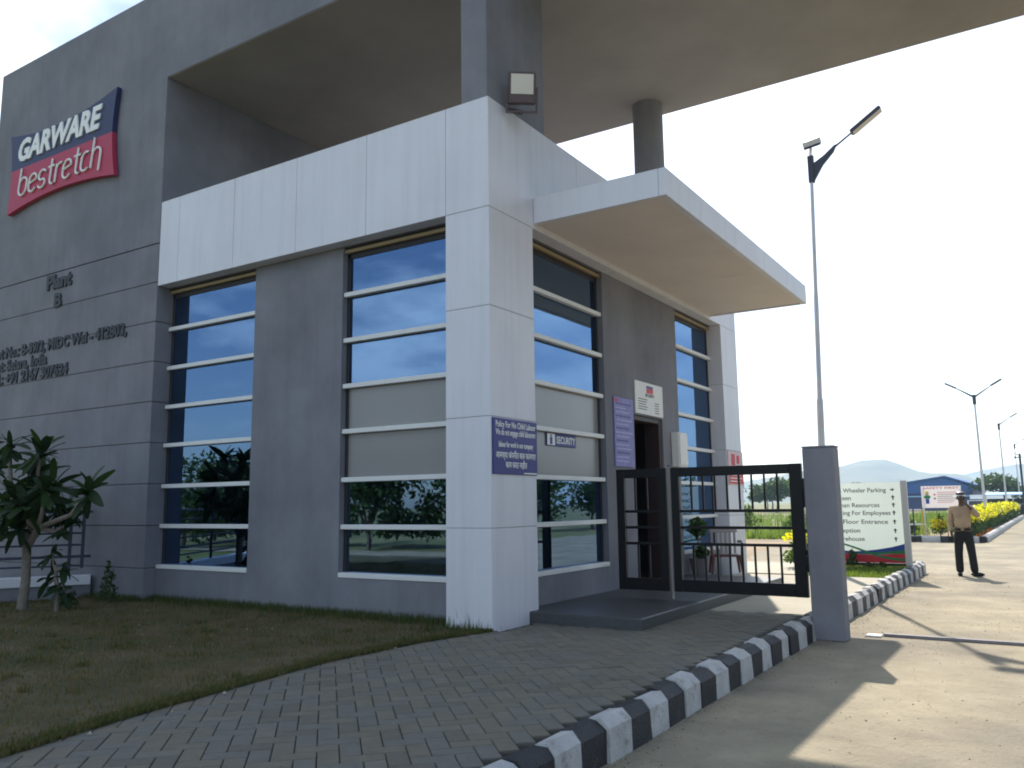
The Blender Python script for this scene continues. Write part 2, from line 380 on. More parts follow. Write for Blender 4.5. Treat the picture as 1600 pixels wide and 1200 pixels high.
# pavers: herringbone at 45 degrees
pw = .124; ca = math.cos(R(45))
def paver_mesh(name, m):
    b = MB(); g = .0026; b.box(-pw + g, pw - g, -pw / 2 + g, pw / 2 - g, -.03, 0, .005); return b.mesh(name, m)
pm = [paver_mesh('paver', m) for m in PAVERS]
cells = []
for i in range(-95, 95):
    for j in range(-95, 95):
        k4 = (i - j) % 4
        if k4 == 0: c, a = ((i + 1) * pw, (j + .5) * pw), 0
        elif k4 == 3: c, a = ((i + .5) * pw, (j + 1) * pw), 90
        else: continue
        x = 1.2 + (c[0] - c[1]) * ca; y = -3.4 + (c[0] + c[1]) * ca
        if not (-9.4 < y < 2.83 and x < 2.60): continue
        if y < 0 and x < edge_x(y) - .18: continue
        if y >= 0 and x < .04: continue
        if .84 < y and x < 1.34: continue
        cells.append((x, y, a + 45))
def vis(x, y, z):
    d = Vector((x, y, z)) - CAM; zc = d.dot(fw)
    if zc < .3: return None
    return 800 + fpx * d.dot(rt) / zc, 600 - fpx * d.dot(up) / zc, zc
def score(c):
    v = vis(c[0], c[1], 0)
    if v is None or not (-30 < v[0] < 1630 and v[1] < 1230): return 1e6 + abs(c[1] + 7.7)
    return v[2]
cells.sort(key=score)
rest = MB(); 
for q, (x, y, a) in enumerate(cells):
    dz = random.uniform(-.002, .002); tx, ty = random.gauss(0, .004), random.gauss(0, .004)
    mi = random.choice([0, 0, 1, 1, 2, 3])
    if q < 300:
        o = bpy.data.objects.new('paver', pm[mi]); link(o, pavement); o.location = (x, y, dz); o.rotation_euler = (tx, ty, R(a))
    else:
        rest.mi = mi; g = .003
        Mx = Matrix.Translation((x, y, dz)) @ Matrix.Rotation(R(a), 4, 'Z') @ Matrix.Rotation(tx, 4, 'X') @ Matrix.Rotation(ty, 4, 'Y')
        rest.box(-pw + g, pw - g, -pw / 2 + g, pw / 2 - g, -.03, 0, 0, Mx)
kind(rest.build('paver', PAVERS, pavement), 'stuff')

def grit(name, n_, xr, yr, z, smin, smax, m, bias=None):
    x = rng.uniform(*xr, n_); y = rng.uniform(*yr, n_)
    if bias: x = xr[0] + (xr[1] - xr[0]) * rng.uniform(0, 1, n_) ** bias
    s_ = smin + (smax - smin) * rng.uniform(0, 1, n_) ** 3
    T = np.array([(1, 0, -.2), (-.5, .87, -.2), (-.5, -.87, -.2), (0, 0, .7)]); F = [(0, 1, 3), (1, 2, 3), (2, 0, 3)]
    a = rng.uniform(0, 6.28, n_); c_, q_ = np.cos(a), np.sin(a); Pn = np.zeros((n_ * 3, 3, 3))
    V = np.stack([np.stack([(T[k, 0] * c_ - T[k, 1] * q_) * s_ + x, (T[k, 0] * q_ + T[k, 1] * c_) * s_ + y, T[k, 2] * s_ + z], 1) for k in range(4)], 1)
    for fi, f in enumerate(F):
        for k in range(3): Pn[fi::3, k] = V[:, f[k]]
    o = bpy.data.objects.new(name, leaf_mesh(name, Pn, None, m, rng.integers(0, len(m), n_ * 3))); link(o); return kind(o, 'stuff')
GRIT1, GRIT2 = mat('grit_pale', (.36, .32, .25), .9, .2, 30), mat('grit_dark', (.16, .14, .11), .9, .2, 30)
grit('road_grit', 5200, (2.85, 9), (-7, 14), RZ, .003, .014, [GRIT1, GRIT1, GRIT2], 1.6)
grit('kerb_grit', 2600, (2.84, 3.05), (-6, 12.5), RZ, .003, .013, [GRIT1, GRIT2], 2.2)
grit('paving_litter', 420, (-.2, 2.6), (-6, 2.8), .001, .003, .010, [GRIT1, GRIT2])
grit('lawn_litter', 260, (-7, .2), (-6, -.2), .012, .006, .022, [GRIT1, mat('dry_leaf_litter', (.20, .13, .06), .9), GRIT2])

# ---- kerb
kerb = thing('kerb', 'black and white painted kerb running from the foreground past the gate post', 'kerb', (2.75, 0, RZ))
KP = [(2.665, RZ), (2.665, .025), (2.685, .042), (2.765, .042), (2.822, -.012), (2.828, RZ)]
def kerb_mesh(m, ln, jit):
    b = MB(); n_ = len(KP)
    poly = [(x - 2.75 + random.uniform(-jit, jit), z - RZ + random.uniform(-jit, jit) * (z > -.1)) for x, z in KP]
    b.prism(poly, 0.002, ln - .002, 'y'); return b.mesh('kerb_block', m)
KL = .322
kms = {c: [kerb_mesh(m, KL - random.uniform(0, .012), .011) for _ in range(8)] for c, m in (('w', K_W), ('b', K_B))}
y = -8.72 + .0; i = 0
while y < 12.05:
    c = 'wb'[i % 2]
    o = bpy.data.objects.new('kerb_block', random.choice(kms[c])); link(o, kerb)
    o.location = (random.uniform(-.009, .009), y, random.uniform(-.012, .006)); o.rotation_euler = (random.gauss(0, .008), random.gauss(0, .012), random.gauss(0, .014))
    y += KL; i += 1
for k in range(5):                                           # rounded end of the kerb
    a0 = R(18 * k); c = 'wb'[(i + k) % 2]; b = MB()
    poly = [(x - 2.35, z - RZ) for x, z in KP]; nn = len(poly)
    vs_ = []
    for a in (a0, a0 + R(17.5)): vs_ += [((2.35 - 2.75) + r_ * math.cos(a), r_ * math.sin(a) * 1.0 + y + .0, z) for r_, z in poly]
    fs = [tuple(range(nn)), tuple(reversed(range(nn, 2 * nn)))] + [(q, q + nn, (q + 1) % nn + nn, (q + 1) % nn) for q in range(nn)]
    b.add(vs_, fs); o = bpy.data.objects.new('kerb_block', b.mesh('kerb_block', K_W if c == 'w' else K_B)); link(o, kerb)

# ================================================================== GUARDHOUSE
LX = -6.27; FY = 9.03; HB = 4.81; HT = 6.17
gh = thing('guardhouse', 'grey and white gatehouse with blue reflecting windows under the big grey gateway', 'gatehouse', (-3.1, 4.5, 0))
def P(name, bx, m, parent=gh, bev=.004):
    b = MB()
    for q in (bx if isinstance(bx[0], (tuple, list)) else [bx]): b.box(*q, bev)
    return b.build(name, m, parent)
WY = .2; GX = -.2; GD = .30                                  # wall plane set back, glass plane
fwall = P('wall', [(-4.22, -2.50, WY, .5, 0, 4.80), (LX + .01, -4.221, WY, .5, -.3, .47), (-2.499, -.632, WY, .5, -.3, .47), (-4.22, -2.50, WY, .5, -.3, 0)], G_WALL, bev=0)
P('wall', [(-.5, GX, 3.30, 4.30, 0, 4.80), (-.5, GX, 5.46, 6.20, 0, 4.80), (-.5, GX, 4.30, 5.46, 2.74, 4.80),
           (-.5, GX, .982, 3.30, -.3, .50), (-.5, GX, 6.20, 8.08, -.3, .50)], G_WALL, bev=0)
P('wall', [(LX + .01, -.64, FY - .3, FY, -.3, 4.80), (LX + .01, LX + .15, .5, FY - .31, -.3, 4.80)], G_WALL, bev=0)
# corner columns: cladding cassettes over a dark core
ZJ = [-.3, 1.10, 2.35, 3.63, HB]
for (x0, x1, y0, y1) in ((-.63, 0, 0, .98), (-.63, 0, 8.09, FY)):
    P('column_core', (x0 + .006, x1 - .006, y0 + .006, y1 - .006, -.3, HT - .05), W_GAP, bev=0)
    for za, zb in zip(ZJ[:-1], ZJ[1:]): P('cladding_panel', (x0, x1, y0, y1, za + .004, zb - .004), W_CLAD)
# band
P('band_core', [(LX + .012, -.008, .008, .30, HB + .006, HT - .01), (-.30, -.008, .31, FY - .008, HB + .006, HT - .01)], W_GAP, bev=0)
xs = [LX + .01, -5.79, -4.51, -3.21, -1.92, -.63]
for xa, xb in zip(xs[:-1], xs[1:]): P('cladding_panel', (xa + .003, xb - .003, 0, .28, HB, HT), W_CLAD)
P('cladding_panel', (-.627, 0, 0, .977, HB + .004, HT), W_CLAD)
ys = [.98, 2.2, 3.42, 4.64, 5.86, 7.08, 8.09, FY]
for ya, yb_ in zip(ys[:-1], ys[1:]): P('cladding_panel', (-.28, 0, ya + .003, yb_ - .003, HB, HT), W_CLAD)
P('roof_slab', (LX + .16, -.31, .31, FY - .01, 5.35, 5.6), G_WALL, bev=0)
P('parapet', (LX + .02, -.01, FY - .22, FY - .012, 5.6, HT - .02), W_CLAD, bev=0)
P('ceiling', (LX + .16, -.51, .51, FY - .31, 4.78, 4.9), IN_WALL, bev=0)
P('soffit', [(LX + .01, -.632, WY + .002, .52, HB - .006, HB + .003), (-.52, GX - .002, .982, 8.088, HB - .006, HB + .003)], G_WALL, bev=0)
# windows
ZB = [.50, 1.10, 1.70, 2.325, 2.92, 3.53, 4.15]
ZH = 4.72
def window(axis, a0, a1, frost, clip0=False):
    """axis 'f': along x on the front; 'r': along y on the right side"""
    def bx(b, u0, u1, d0, d1, z0, z1, bev=.004):
        if axis == 'f': b.box(u0, u1, d0, d1, z0, z1, bev)
        else: b.box(-d1, -d0, u0, u1, z0, z1, bev)
        return b
    fr = MB()
    for u0, u1, z0, z1 in ((a0, a0 + .05, .53, ZH), (a1 - .05, a1, .53, ZH), (a0, a1, ZH - .07, ZH)): bx(fr, u0, u1, GD - .012, GD + .06, z0, z1)
    w = fr.build('window', FRAME, gh)
    lin = bx(MB(), a0 + .001, a1 - .001, WY + .03, GD - .015, ZH + .004, ZH + .05); lin.build('head_trim', BRONZE, w)
    bx(MB(), a0 + .001, a1 - .001, WY + .05, GD + .05, ZH + .055, HB - .008, 0).build('head_panel', FRAME, w)
    zz = ZB + [ZH - .01]
    for k in range(7):
        z0, z1 = zz[k] + .02, zz[k + 1] - .02
        bx(MB(), a0 + .052, a1 - .052, GD, GD + .010, z0, z1, 0).build('pane', FROST if k in frost else GLASS, w)
        bx(MB(), a0 + .004, a1 - .004, WY + (.02 if k else -.012), GD - .004, zz[k] - .03, zz[k] + .03, .005).build('sill' if k == 0 else 'glazing_bar', W_BAR, w)
    return w
window('f', LX + .012, -4.222, ())
window('f', -2.498, -.634, (2, 3))
window('r', .984, 3.298, (2, 3))
window('r', 6.202, 8.086, ())
# door
door = P('door', [(-.50, GX - .03, 4.30, 4.38, .15, 2.735), (-.50, GX - .03, 5.36, 5.455, .15, 2.735), (-.50, GX - .03, 4.381, 5.359, 2.66, 2.735)], MAROON)
P('door_leaf', [(-1.40, -.52, 4.40, 4.44, .17, 2.62)], MAROON, door)
P('floor', (LX + .16, -.21, .5, FY - .31, -.2, .14), IN_DARK, bev=0)
P('inner_wall', [(-4.2, -4.08, .52, FY - .32, .15, 4.77)], IN_WALL, bev=0)
# canopy
can = P('canopy', [(.008, 1.765, 1.01, 7.54, 4.90, 5.19)], W_GAP, bev=0)
cs = [1.0, 2.15, 3.55, 4.96, 6.26, 7.55]
for ya, yb_ in zip(cs[:-1], cs[1:]):
    P('fascia_panel', (1.70, 1.79, ya + (.004 if ya > 1 else 0), yb_ - (.004 if yb_ < 7.5 else 0), 4.87, 5.205), W_CLAD, can)
P('fascia_panel', (.004, 1.696, 1.0, 1.06, 4.87, 5.205), W_CLAD, can)
P('fascia_panel', (.004, 1.696, 7.49, 7.55, 4.87, 5.205), W_CLAD, can)
CANS = mat('canopy_soffit_sheet', (.68, .61, .56), .6, .06, 1.2)
for ya, yb_ in zip(cs[:-1], cs[1:]):
    P('soffit_panel', (.004, 1.696, max(ya, 1.062) + .003, min(yb_, 7.488) - .003, 4.885, 4.899), CANS, can, 0)
# step
P('step', (-.195, 1.40, .77, 6.4, -.2, .125), STONE, bev=.012)
# furniture behind the glass
cup = thing('wooden_cupboard', 'brown wooden cupboard standing inside behind the window beside the door', 'cupboard', (-1.2, 2.2, .14))
P('cabinet_body', (-1.5, -1.0, 1.75, 2.55, .14, 2.12), WOOD, cup); P('door_panel', [(-.995, -.98, 1.77, 2.14, .2, 2.08), (-.995, -.98, 2.16, 2.53, .2, 2.08)], WOOD, cup)
desk = thing('office_desk', 'desk behind the middle of the gatehouse window beside the corner column', 'desk', (-2.0, 3.6, .14))
P('desk_top', (-2.6, -1.0, 3.0, 4.0, .86, .90), WOOD, desk)
for lx, ly in ((-2.55, 3.05), (-1.1, 3.05), (-2.55, 3.93), (-1.1, 3.93)): P('leg', (lx, lx + .05, ly, ly + .05, .14, .86), WOOD, desk)

# ================================================================== GATEWAY
GL, GT, GS, GB = -11.65, 9.92, 8.30, 5.80
gw = thing('gateway', 'huge grey plastered gateway with a tall left leg and a beam spanning the road', 'gateway', (-9, 2.9, 0))
core = P('leg_core', (GL + .02, LX - .012, .012, GB - .01, -.3, 5.5), G_DARK, gw, 0)
zs = [-.3, .48] + [.48 + .628 * k for k in range(1, 9)]
zs[-1] = 5.51
for za, zb in zip(zs[:-1], zs[1:]):
    P('plaster_band', (GL, LX, 0, GB, za + .007, zb - .007), G_WALL, gw, .006)
P('leg_wall', (GL, LX, 0, GB, 5.52, GT), G_WALL, gw, 0)
P('beam', (LX + .001, 17, 0, GB, GS, GT), G_WALL, gw, 0)
P('far_leg', (13.2, 17, 0, GB, -.3, GS - .002), G_WALL, gw, 0)
SOFM = mat('soffit_glare_lightened', (.29, .275, .255), .9, .14, .8, bump=.3, bscale=60)  # wall plaster lightened and warmed in colour to imitate glare and bounced light
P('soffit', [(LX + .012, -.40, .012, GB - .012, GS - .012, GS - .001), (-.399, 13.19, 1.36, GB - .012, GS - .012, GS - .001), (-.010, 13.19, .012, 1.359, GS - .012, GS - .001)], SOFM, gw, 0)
P('pier', (-.395, -.016, .006, 1.35, 5.601, GS - .013), G_WALL, gw, .006)
b = MB(); b.tube([(-.2, 5.31, 5.6), (-.2, 5.31, GS - .006)], .26, 28); smooth_by_angle(b.build('column', G_WALL, gw))

# ---- company sign
sg = thing('company_sign', 'navy and crimson company sign with flared corners high on the grey gateway leg', 'sign', (-9.2, 0, 7.6))
def edge(p, q, bow, n_=14):
    p, q = Vector(p), Vector(q); d = q - p; nrm = Vector((-d.y, d.x)).normalized()
    return [tuple(p + d * t + nrm * bow * 4 * t * (1 - t)) for t in (i / n_ for i in range(n_))]
TL, TR, BR, BL = (-10.94, 8.43), (-7.50, 8.45), (-7.46, 6.88), (-10.88, 6.86)
ML, MR = (-10.83, 7.70), (-7.585, 7.665)
def half_curve(p, m_, q): return []
top = edge(TL, TR, -.19); 
right_u = edge(TR, MR, -.02, 6); right_l = edge(MR, BR, -.02, 6)
bot = edge(BR, BL, -.15)
left_l = edge(BL, ML, -.02, 6); left_u = edge(ML, TL, -.02, 6)
b = MB(); b.prism(top + right_u + [MR, ML] + left_u[1:], -.10, -.02, 'y'); b.build('upper_panel', SIGN_B, sg)
b = MB(); b.prism([ML, MR] + right_l[1:] + bot + left_l, -.10, -.02, 'y'); b.build('lower_panel', SIGN_R, sg)
text('lettering', 'GARWARE', .57, (-10.62, -.112, 7.84), 'front', LETW, sg, .012, .022, 2.68, .20)
# lower word drawn as single strokes of one width
cu = bpy.data.curves.new('script_lettering', 'CURVE'); cu.dimensions = '3D'; cu.bevel_depth = .022; cu.bevel_resolution = 1; cu.materials.append(LETW)
def arc(cx, cy, rx, ry, a0, a1, n_=10): return [(cx + rx * math.cos(R(a0 + (a1 - a0) * t / n_)), cy + ry * math.sin(R(a0 + (a1 - a0) * t / n_))) for t in range(n_ + 1)]
glyph = {
 'b': [[(.0, 1.6), (.0, .38)] + arc(.34, .38, .34, .38, 180, 360) + [(.68, .62)] + arc(.34, .62, .34, .38, 0, 180)],
 'e': [[(.02, .5), (.66, .66)] + arc(.35, .66, .31, .34, 0, 180) + [(.04, .36)] + arc(.36, .36, .32, .36, 180, 330)],
 's': [arc(.32, .74, .28, .26, 20, 180) + arc(.32, .66, .28, .2, 190, 260) + [(.40, .46)] + arc(.34, .25, .28, .25, 70, -160)],
 't': [[(.26, 1.42), (.26, .28)] + arc(.48, .28, .22, .28, 180, 300), [(.04, 1.0), (.58, 1.0)]],
 'r': [[(.1, 0), (.1, 1.0)], [(.1, .62)] + arc(.42, .66, .32, .34, 180, 60)],
 'c': [arc(.36, .64, .32, .36, 50, 180) + [(.04, .36)] + arc(.36, .36, .32, .36, 180, 320)],
 'h': [[(.06, 0), (.06, 1.6)], [(.06, .6)] + arc(.38, .64, .32, .36, 180, 0) + [(.70, -.28)]]}
ox, sx, sz = -10.50, .335, .33
for ch, wd in zip('bestretch', (.86, .84, .78, .62, .66, .84, .62, .80, .8)):
    for st in glyph[ch]:
        sp = cu.splines.new('POLY'); sp.points.add(len(st) - 1)
        for i, (a, c_) in enumerate(st):
            z = 7.14 + c_ * sz; sp.points[i].co = (ox + (a + .14 * c_) * sx * 1.16, -.118, z, 1)
    ox += wd * sx * 1.16
so = bpy.data.objects.new('script_lettering', cu); link(so, sg); so.location = -WO[sg.name]

# ---- raised lettering on the leg
pl = thing('plant_lettering', 'dark raised letters reading Plant B under the company sign', 'lettering', (-9.1, 0, 5.1))
text('word', 'Plant', .34, (-9.08, -.014, 5.22), 'front', LETK, pl, .014, .016, .78, 0, 'CENTER')
text('letter', 'B', .34, (-9.08, -.014, 4.87), 'front', LETK, pl, .014, .016, .22, 0, 'CENTER')
ad_ = thing('address_lettering', 'dark raised address lettering of three lines low on the grey gateway leg', 'lettering', (-9, 0, 4))
text('address_line', 'Plot No.: B-39/3, MIDC Wai - 412803,', .27, (-11.24, -.012, 4.13), 'front', LETK, ad_, .012, .010, 4.24)
text('address_line', 'Dist: Satara, India', .27, (-11.24, -.012, 3.89), 'front', LETK, ad_, .012, .010, 1.92)
text('address_line', 'Tel.: +91 2167 307624', .27, (-11.24, -.012, 3.65), 'front', LETK, ad_, .012, .010, 2.62)

# ================================================================== NOTICES
def board(name, label, cat, x, y0, y1, z0, z1, m, th=.02, group=None):
    t = thing(name, label, cat, (x, (y0 + y1) / 2, z0), group)
    P('board', (x, x + th, y0, y1, z0, z1), m, t, .003); return t
t = board('blue_notice', 'dark blue notice with white lettering on the white corner column', 'notice', .001, .02, .97, 1.70, 2.335, INK_B)
DEV1, DEV2 = 'आमच्या कंपनीत बाल कामगार', 'काम करत नाहीत'
for tx, zz, wd, sz in (('Policy For No Child Labour', 2.235, .86, .10), ('We do not engage child labourers', 2.145, .86, .10), ('labour for work in our company', 2.01, .74, .09), (DEV1, 1.885, .86, .10), (DEV2, 1.775, .46, .10)):
    text('text_line', tx, sz, (.0235, .495, zz), 'right', LETW, t, .001, .0015, wd, 0, 'CENTER')
P('border_label', (.0215, .024, .66, .95, 1.71, 1.725), LETW, t, 0)
t = board('security_plate', 'small blue security plate hanging on the glass beside the corner column', 'sign', -.30, 1.72, 2.52, 2.12, 2.29, INK_B)
P('pictogram_panel', (-.279, -.277, 1.73, 1.93, 2.13, 2.28), LETW, t, 0)
b = MB(); b.ball((-.274, 1.83, 2.255), .003, .018, .018, 8, 6); b.box(-.2765, -.274, 1.80, 1.86, 2.14, 2.235); b.build('pictogram', INK_B, t)
text('text_line', 'SECURITY', .13, (-.277, 1.97, 2.16), 'right', LETW, t, .001, .003, .52)
t = board('poster', 'tall violet poster left of the gatehouse door', 'poster', -.198, 3.56, 4.24, 1.90, 2.95, INK_P)
for k in range(15): P('text_line', (-.1775, -.176, 3.60 + (.0 if k % 4 else .03), 4.18 - random.uniform(0, .22), 2.84 - .062 * k, 2.862 - .062 * k), LILAC if k % 3 else INK_B, t, 0)
P('logo', (-.1775, -.175, 3.60, 3.70, 2.87, 2.93), INK_R, t, 0)
t = board('notice_board', 'white notice board with red logo above the gatehouse door', 'notice', -.198, 4.34, 5.45, 2.765, 3.29, PAPER)
P('logo', [(-.1775, -.174, 4.78, 5.04, 3.12, 3.20)], INK_R, t, 0); P('logo', [(-.1775, -.174, 4.78, 5.04, 3.202, 3.24)], INK_B, t, 0)
text('text_line', 'SECURITY', .07, (-.1765, 4.91, 3.06), 'right', INK_K, t, .001, .001, .36, 0, 'CENTER')
for k in range(5):
    P('text_line', (-.1775, -.176, 4.44, 4.80 - .03 * (k % 3), 3.00 - .04 * k, 3.012 - .04 * k), LETK, t, 0)
    P('text_line', (-.1775, -.176, 5.10, 5.28 - .02 * (k % 2), 2.97 - .04 * k, 2.982 - .04 * k), LETK, t, 0)
t = thing('white_box', 'plain white box mounted on the grey wall right of the door', 'box', (-.2, 6.0, 1.97))
P('box_body', (-.198, -.06, 5.80, 6.19, 1.96, 2.55), PAPER, t, .01); P('lid', (-.0595, -.045, 5.82, 6.17, 1.99, 2.53), PAPER, t, .004)
t = board('pink_notice', 'red and pale pink notice on the far white column', 'notice', .001, 8.12, 9.02, 1.68, 2.34, PINKP)
P('red_panel', (.0215, .024, 8.14, 9.0, 1.70, 1.98), INK_R, t, 0)
for k in range(4): P('text_line', (.0245, .026, 8.2, 8.9 - .1 * (k % 2), 1.92 - .06 * k, 1.94 - .06 * k), LETW, t, 0)
b = MB(); b.box(.0215, .024, 8.3, 8.52, 2.06, 2.28); b.box(.0215, .024, 8.62, 8.8, 2.1, 2.26); b.build('picture', INK_R, t)

# ================================================================== FLOODLIGHT
t = thing('floodlight', 'square floodlight on the parapet above the corner of the gatehouse', 'floodlight', (.05, .45, HT))
Mx = Matrix.Translation((.255, .36, 6.31)) @ Matrix.Rotation(R(38), 4, 'Z') @ Matrix.Rotation(R(14), 4, 'X') @ Matrix.Scale(.80, 4)
FLB = mat('floodlight_housing', (.10, .075, .08), .5, .1)
b = MB(); b.box(-.21, .21, -.05, .07, -.20, .27, .015, Mx); b.build('housing', FLB, t)
b = MB(); b.box(-.17, .17, -.056, -.051, -.06, .235, .002, Mx); b.build('lens', mat('floodlight_lens', (.62, .58, .52), .25, .06), t)
b = MB(); b.box(-.17, .17, -.055, -.0505, -.185, -.075, .002, Mx); b.build('driver_cover', FLB, t)
b = MB(); b.box(-.24, -.215, -.03, .03, -.30, .05, 0, Mx); b.box(.215, .24, -.03, .03, -.30, .05, 0, Mx); b.box(-.24, .24, -.03, .03, -.325, -.301, 0, Mx); b.tube([Mx @ Vector((0, 0, -.32)), (-.03, .45, HT + .01)], .03, 8); b.build('bracket', FLB, t)

# ================================================================== GATE
GY = 2.72
post = thing('gate_post', 'square grey gate post standing at the kerb beside the road', 'post', (2.98, 2.48, RZ))
P('shaft', (2.80, 3.155, 2.36, 2.62, RZ, 1.97), G_WALL, post, .012)
P('cap', (2.795, 3.16, 2.355, 2.625, 1.971, 1.99), G_WALL, post, .004)
b = MB(); b.box(2.74, 2.799, 2.44, 2.50, 1.52, 1.62); b.box(2.74, 2.799, 2.44, 2.50, .62, .72); b.build('hinge', BLACK, post)
def leaf(name, label, x0, x1, sl, sr, ub, lb, m):
    g = thing(name, label, 'gate', ((x0 + x1) / 2, GY, 0))
    P('stile', (x0, x0 + sl, GY - .03, GY + .03, .22, 1.81), m, g); P('stile', (x1 - sr, x1, GY - .03, GY + .03, .22, 1.81), m, g)
    P('top_rail', (x0 + sl + .001, x1 - sr - .001, GY - .028, GY + .028, 1.69, 1.808), m, g); P('bottom_rail', (x0 + sl + .001, x1 - sr - .001, GY - .028, GY + .028, .222, .375), m, g)
    for z in (1.245, 1.035, .825): P('rail', (x0 + sl + .001, x1 - sr - .001, GY - .018, GY + .018, z - .018, z + .018), m, g)
    for xb in ub: P('bar', (xb - .0125, xb + .0125, GY - .0125, GY + .0125, 1.264, 1.689), m, g)
    for xb in lb: P('bar', (xb - .0125, xb + .0125, GY - .0125, GY + .0125, .376, .806), m, g)
    return g
g1 = leaf('gate', 'narrow black barred gate leaf against the gatehouse wall', .235, .955, .115, .115, (.50, .67), (.52, .68), BLACK)
xs_ = [1.29 + .158 * k for k in range(8)]
g2 = leaf('gate', 'wide black barred gate leaf hung beside the grey gate post', 1.02, 2.70, .11, .15, xs_, xs_, BLACK)
b = MB(); b.box(2.701, 2.745, GY - .05, GY + .05, 1.28, 1.58, .01); b.build('latch_box', BLACK, g2)
b = MB(); b.box(2.701, 2.76, GY - .04, GY + .04, .52, .78, .01); b.build('latch_box', BLACK, g2)
b = MB(); b.box(2.701, 2.80, GY - .02, GY + .02, .98, 1.02, .004); b.build('bolt', BLACK, g2)
t = thing('gate_pipe', 'slim pale steel pipe standing between the two black gate leaves', 'pipe', (.985, GY, 0))
b = MB(); b.tube([(.985, GY + .01, .0), (.985, GY + .01, 1.83)], .017, 10); smooth_by_angle(b.build('pipe', mat('primer_pipe', (.32, .28, .27), .5), t))
b = MB(); b.tube([(.985, GY + .01, 1.83), (.985, GY + .01, 1.845)], .02, 10); b.build('cap', DGREY, t)
t = thing('sliding_gate_track', 'long steel channel laid across the road beside the gate post', 'track', (5, 3, RZ))
b = MB(); b.box(3.44, 12.4, 2.985, 3.055, RZ, RZ + .034, .003); b.build('channel', mat('track_steel', (.21, .19, .195), .5, .2, 6), t)
b = MB(); b.box(3.26, 3.43, 2.87, 3.04, RZ, RZ + .022, .010); b.build('concrete_pad', W_PAINT, t)

# ---- plastic chair and potted shrub behind the gate
ch = thing('plastic_chair', 'maroon plastic armchair standing behind the black gate', 'chair', (.32, 6.85, .125))
CM = Matrix.Translation((.34, 6.75, .02)) @ Matrix.Rotation(R(25), 4, 'Z')
b = MB(); b.box(-.24, .24, -.22, .22, .40, .43, .01, CM); b.build('seat', PLAST, ch)
b = MB()
for k in range(6): b.box(-.22 + .078 * k, -.18 + .078 * k, .20, .225, .44, .80, 0, CM)
b.box(-.24, .24, .195, .23, .80, .88, .01, CM); b.build('backrest', mat('grey_plastic', (.36, .33, .33), .4), ch)
for sx_ in (-1, 1):
    b = MB(); b.tube([CM @ Vector((sx_ * .25, .21, .64)), CM @ Vector((sx_ * .27, -.05, .655)), CM @ Vector((sx_ * .26, -.22, .63)), CM @ Vector((sx_ * .25, -.23, .42))], .022, 8); smooth_by_angle(b.build('armrest', PLAST, ch))
    for sy in (-.2, .19):
        b = MB(); b.tube([CM @ Vector((sx_ * .22, sy, .41)), CM @ Vector((sx_ * .26, sy * 1.15, .105))], [.026, .02], 8); smooth_by_angle(b.build('leg', PLAST, ch))
def cloud(center, rad, n_, size, flat=1.0, shell=.55):
    """leaf quads spread through an ellipsoid"""
    d = rng.normal(size=(n_, 3)); d /= np.linalg.norm(d, axis=1)[:, None]
    r = rng.uniform(0, 1, n_) ** shell
    return np.array(center) + d * r[:, None] * np.array(rad)
def quads(c, size, up_bias=.3, asp=.55):
    n_ = len(c)
    nrm = rng.normal(size=(n_, 3)); nrm[:, 2] += up_bias; nrm /= np.linalg.norm(nrm, axis=1)[:, None]
    a = rng.normal(size=(n_, 3)); u = np.cross(nrm, a); u /= np.linalg.norm(u, axis=1)[:, None]; v = np.cross(nrm, u)
    s = size * rng.uniform(.6, 1.3, n_)[:, None]
    return np.stack([c - u * s, c - v * s * asp, c + u * s, c + v * s * asp], 1)
def foliage(name, blobs, n_, size, mats, parent=None, mi=None, k=None, up_bias=.3, shell=.55):
    vol = np.array([b_[1][0] * b_[1][1] * b_[1][2] for b_ in blobs]) ** .7; vol /= vol.sum()
    cs_ = np.concatenate([cloud(b_[0], b_[1], max(4, int(n_ * w_)), size, shell=shell) for b_, w_ in zip(blobs, vol)])
    q = quads(cs_, size, up_bias)
    org = WO[parent.name] if parent is not None else Vector((0, 0, 0))
    m_ = rng.integers(0, len(mats), len(cs_)) if mi is None else mi(cs_)
    o = bpy.data.objects.new(name, leaf_mesh(name, q, None, mats, m_, tuple(org))); link(o, parent)
    WO[o.name] = Vector(org)
    if k: kind(o, k)
    return o
t = thing('potted_shrub', 'leafy potted shrub standing on the step behind the black gate', 'plant', (0, 6.35, .125))
b = MB(); b.tube([(.0, 6.35, .125), (.0, 6.35, .40)], [.11, .16], 14); b.build('pot', TERRA, t)
b = MB(); b.tube([(.0, 6.35, .38), (.0, 6.36, .85)], .015, 6); b.build('stem', BARK, t)
foliage('foliage', [((.0, 6.35, .92), (.17, .17, .17)), ((.05, 6.33, .5), (.15, .15, .10))], 420, .05, [LEAF_D, LEAF_M], t)

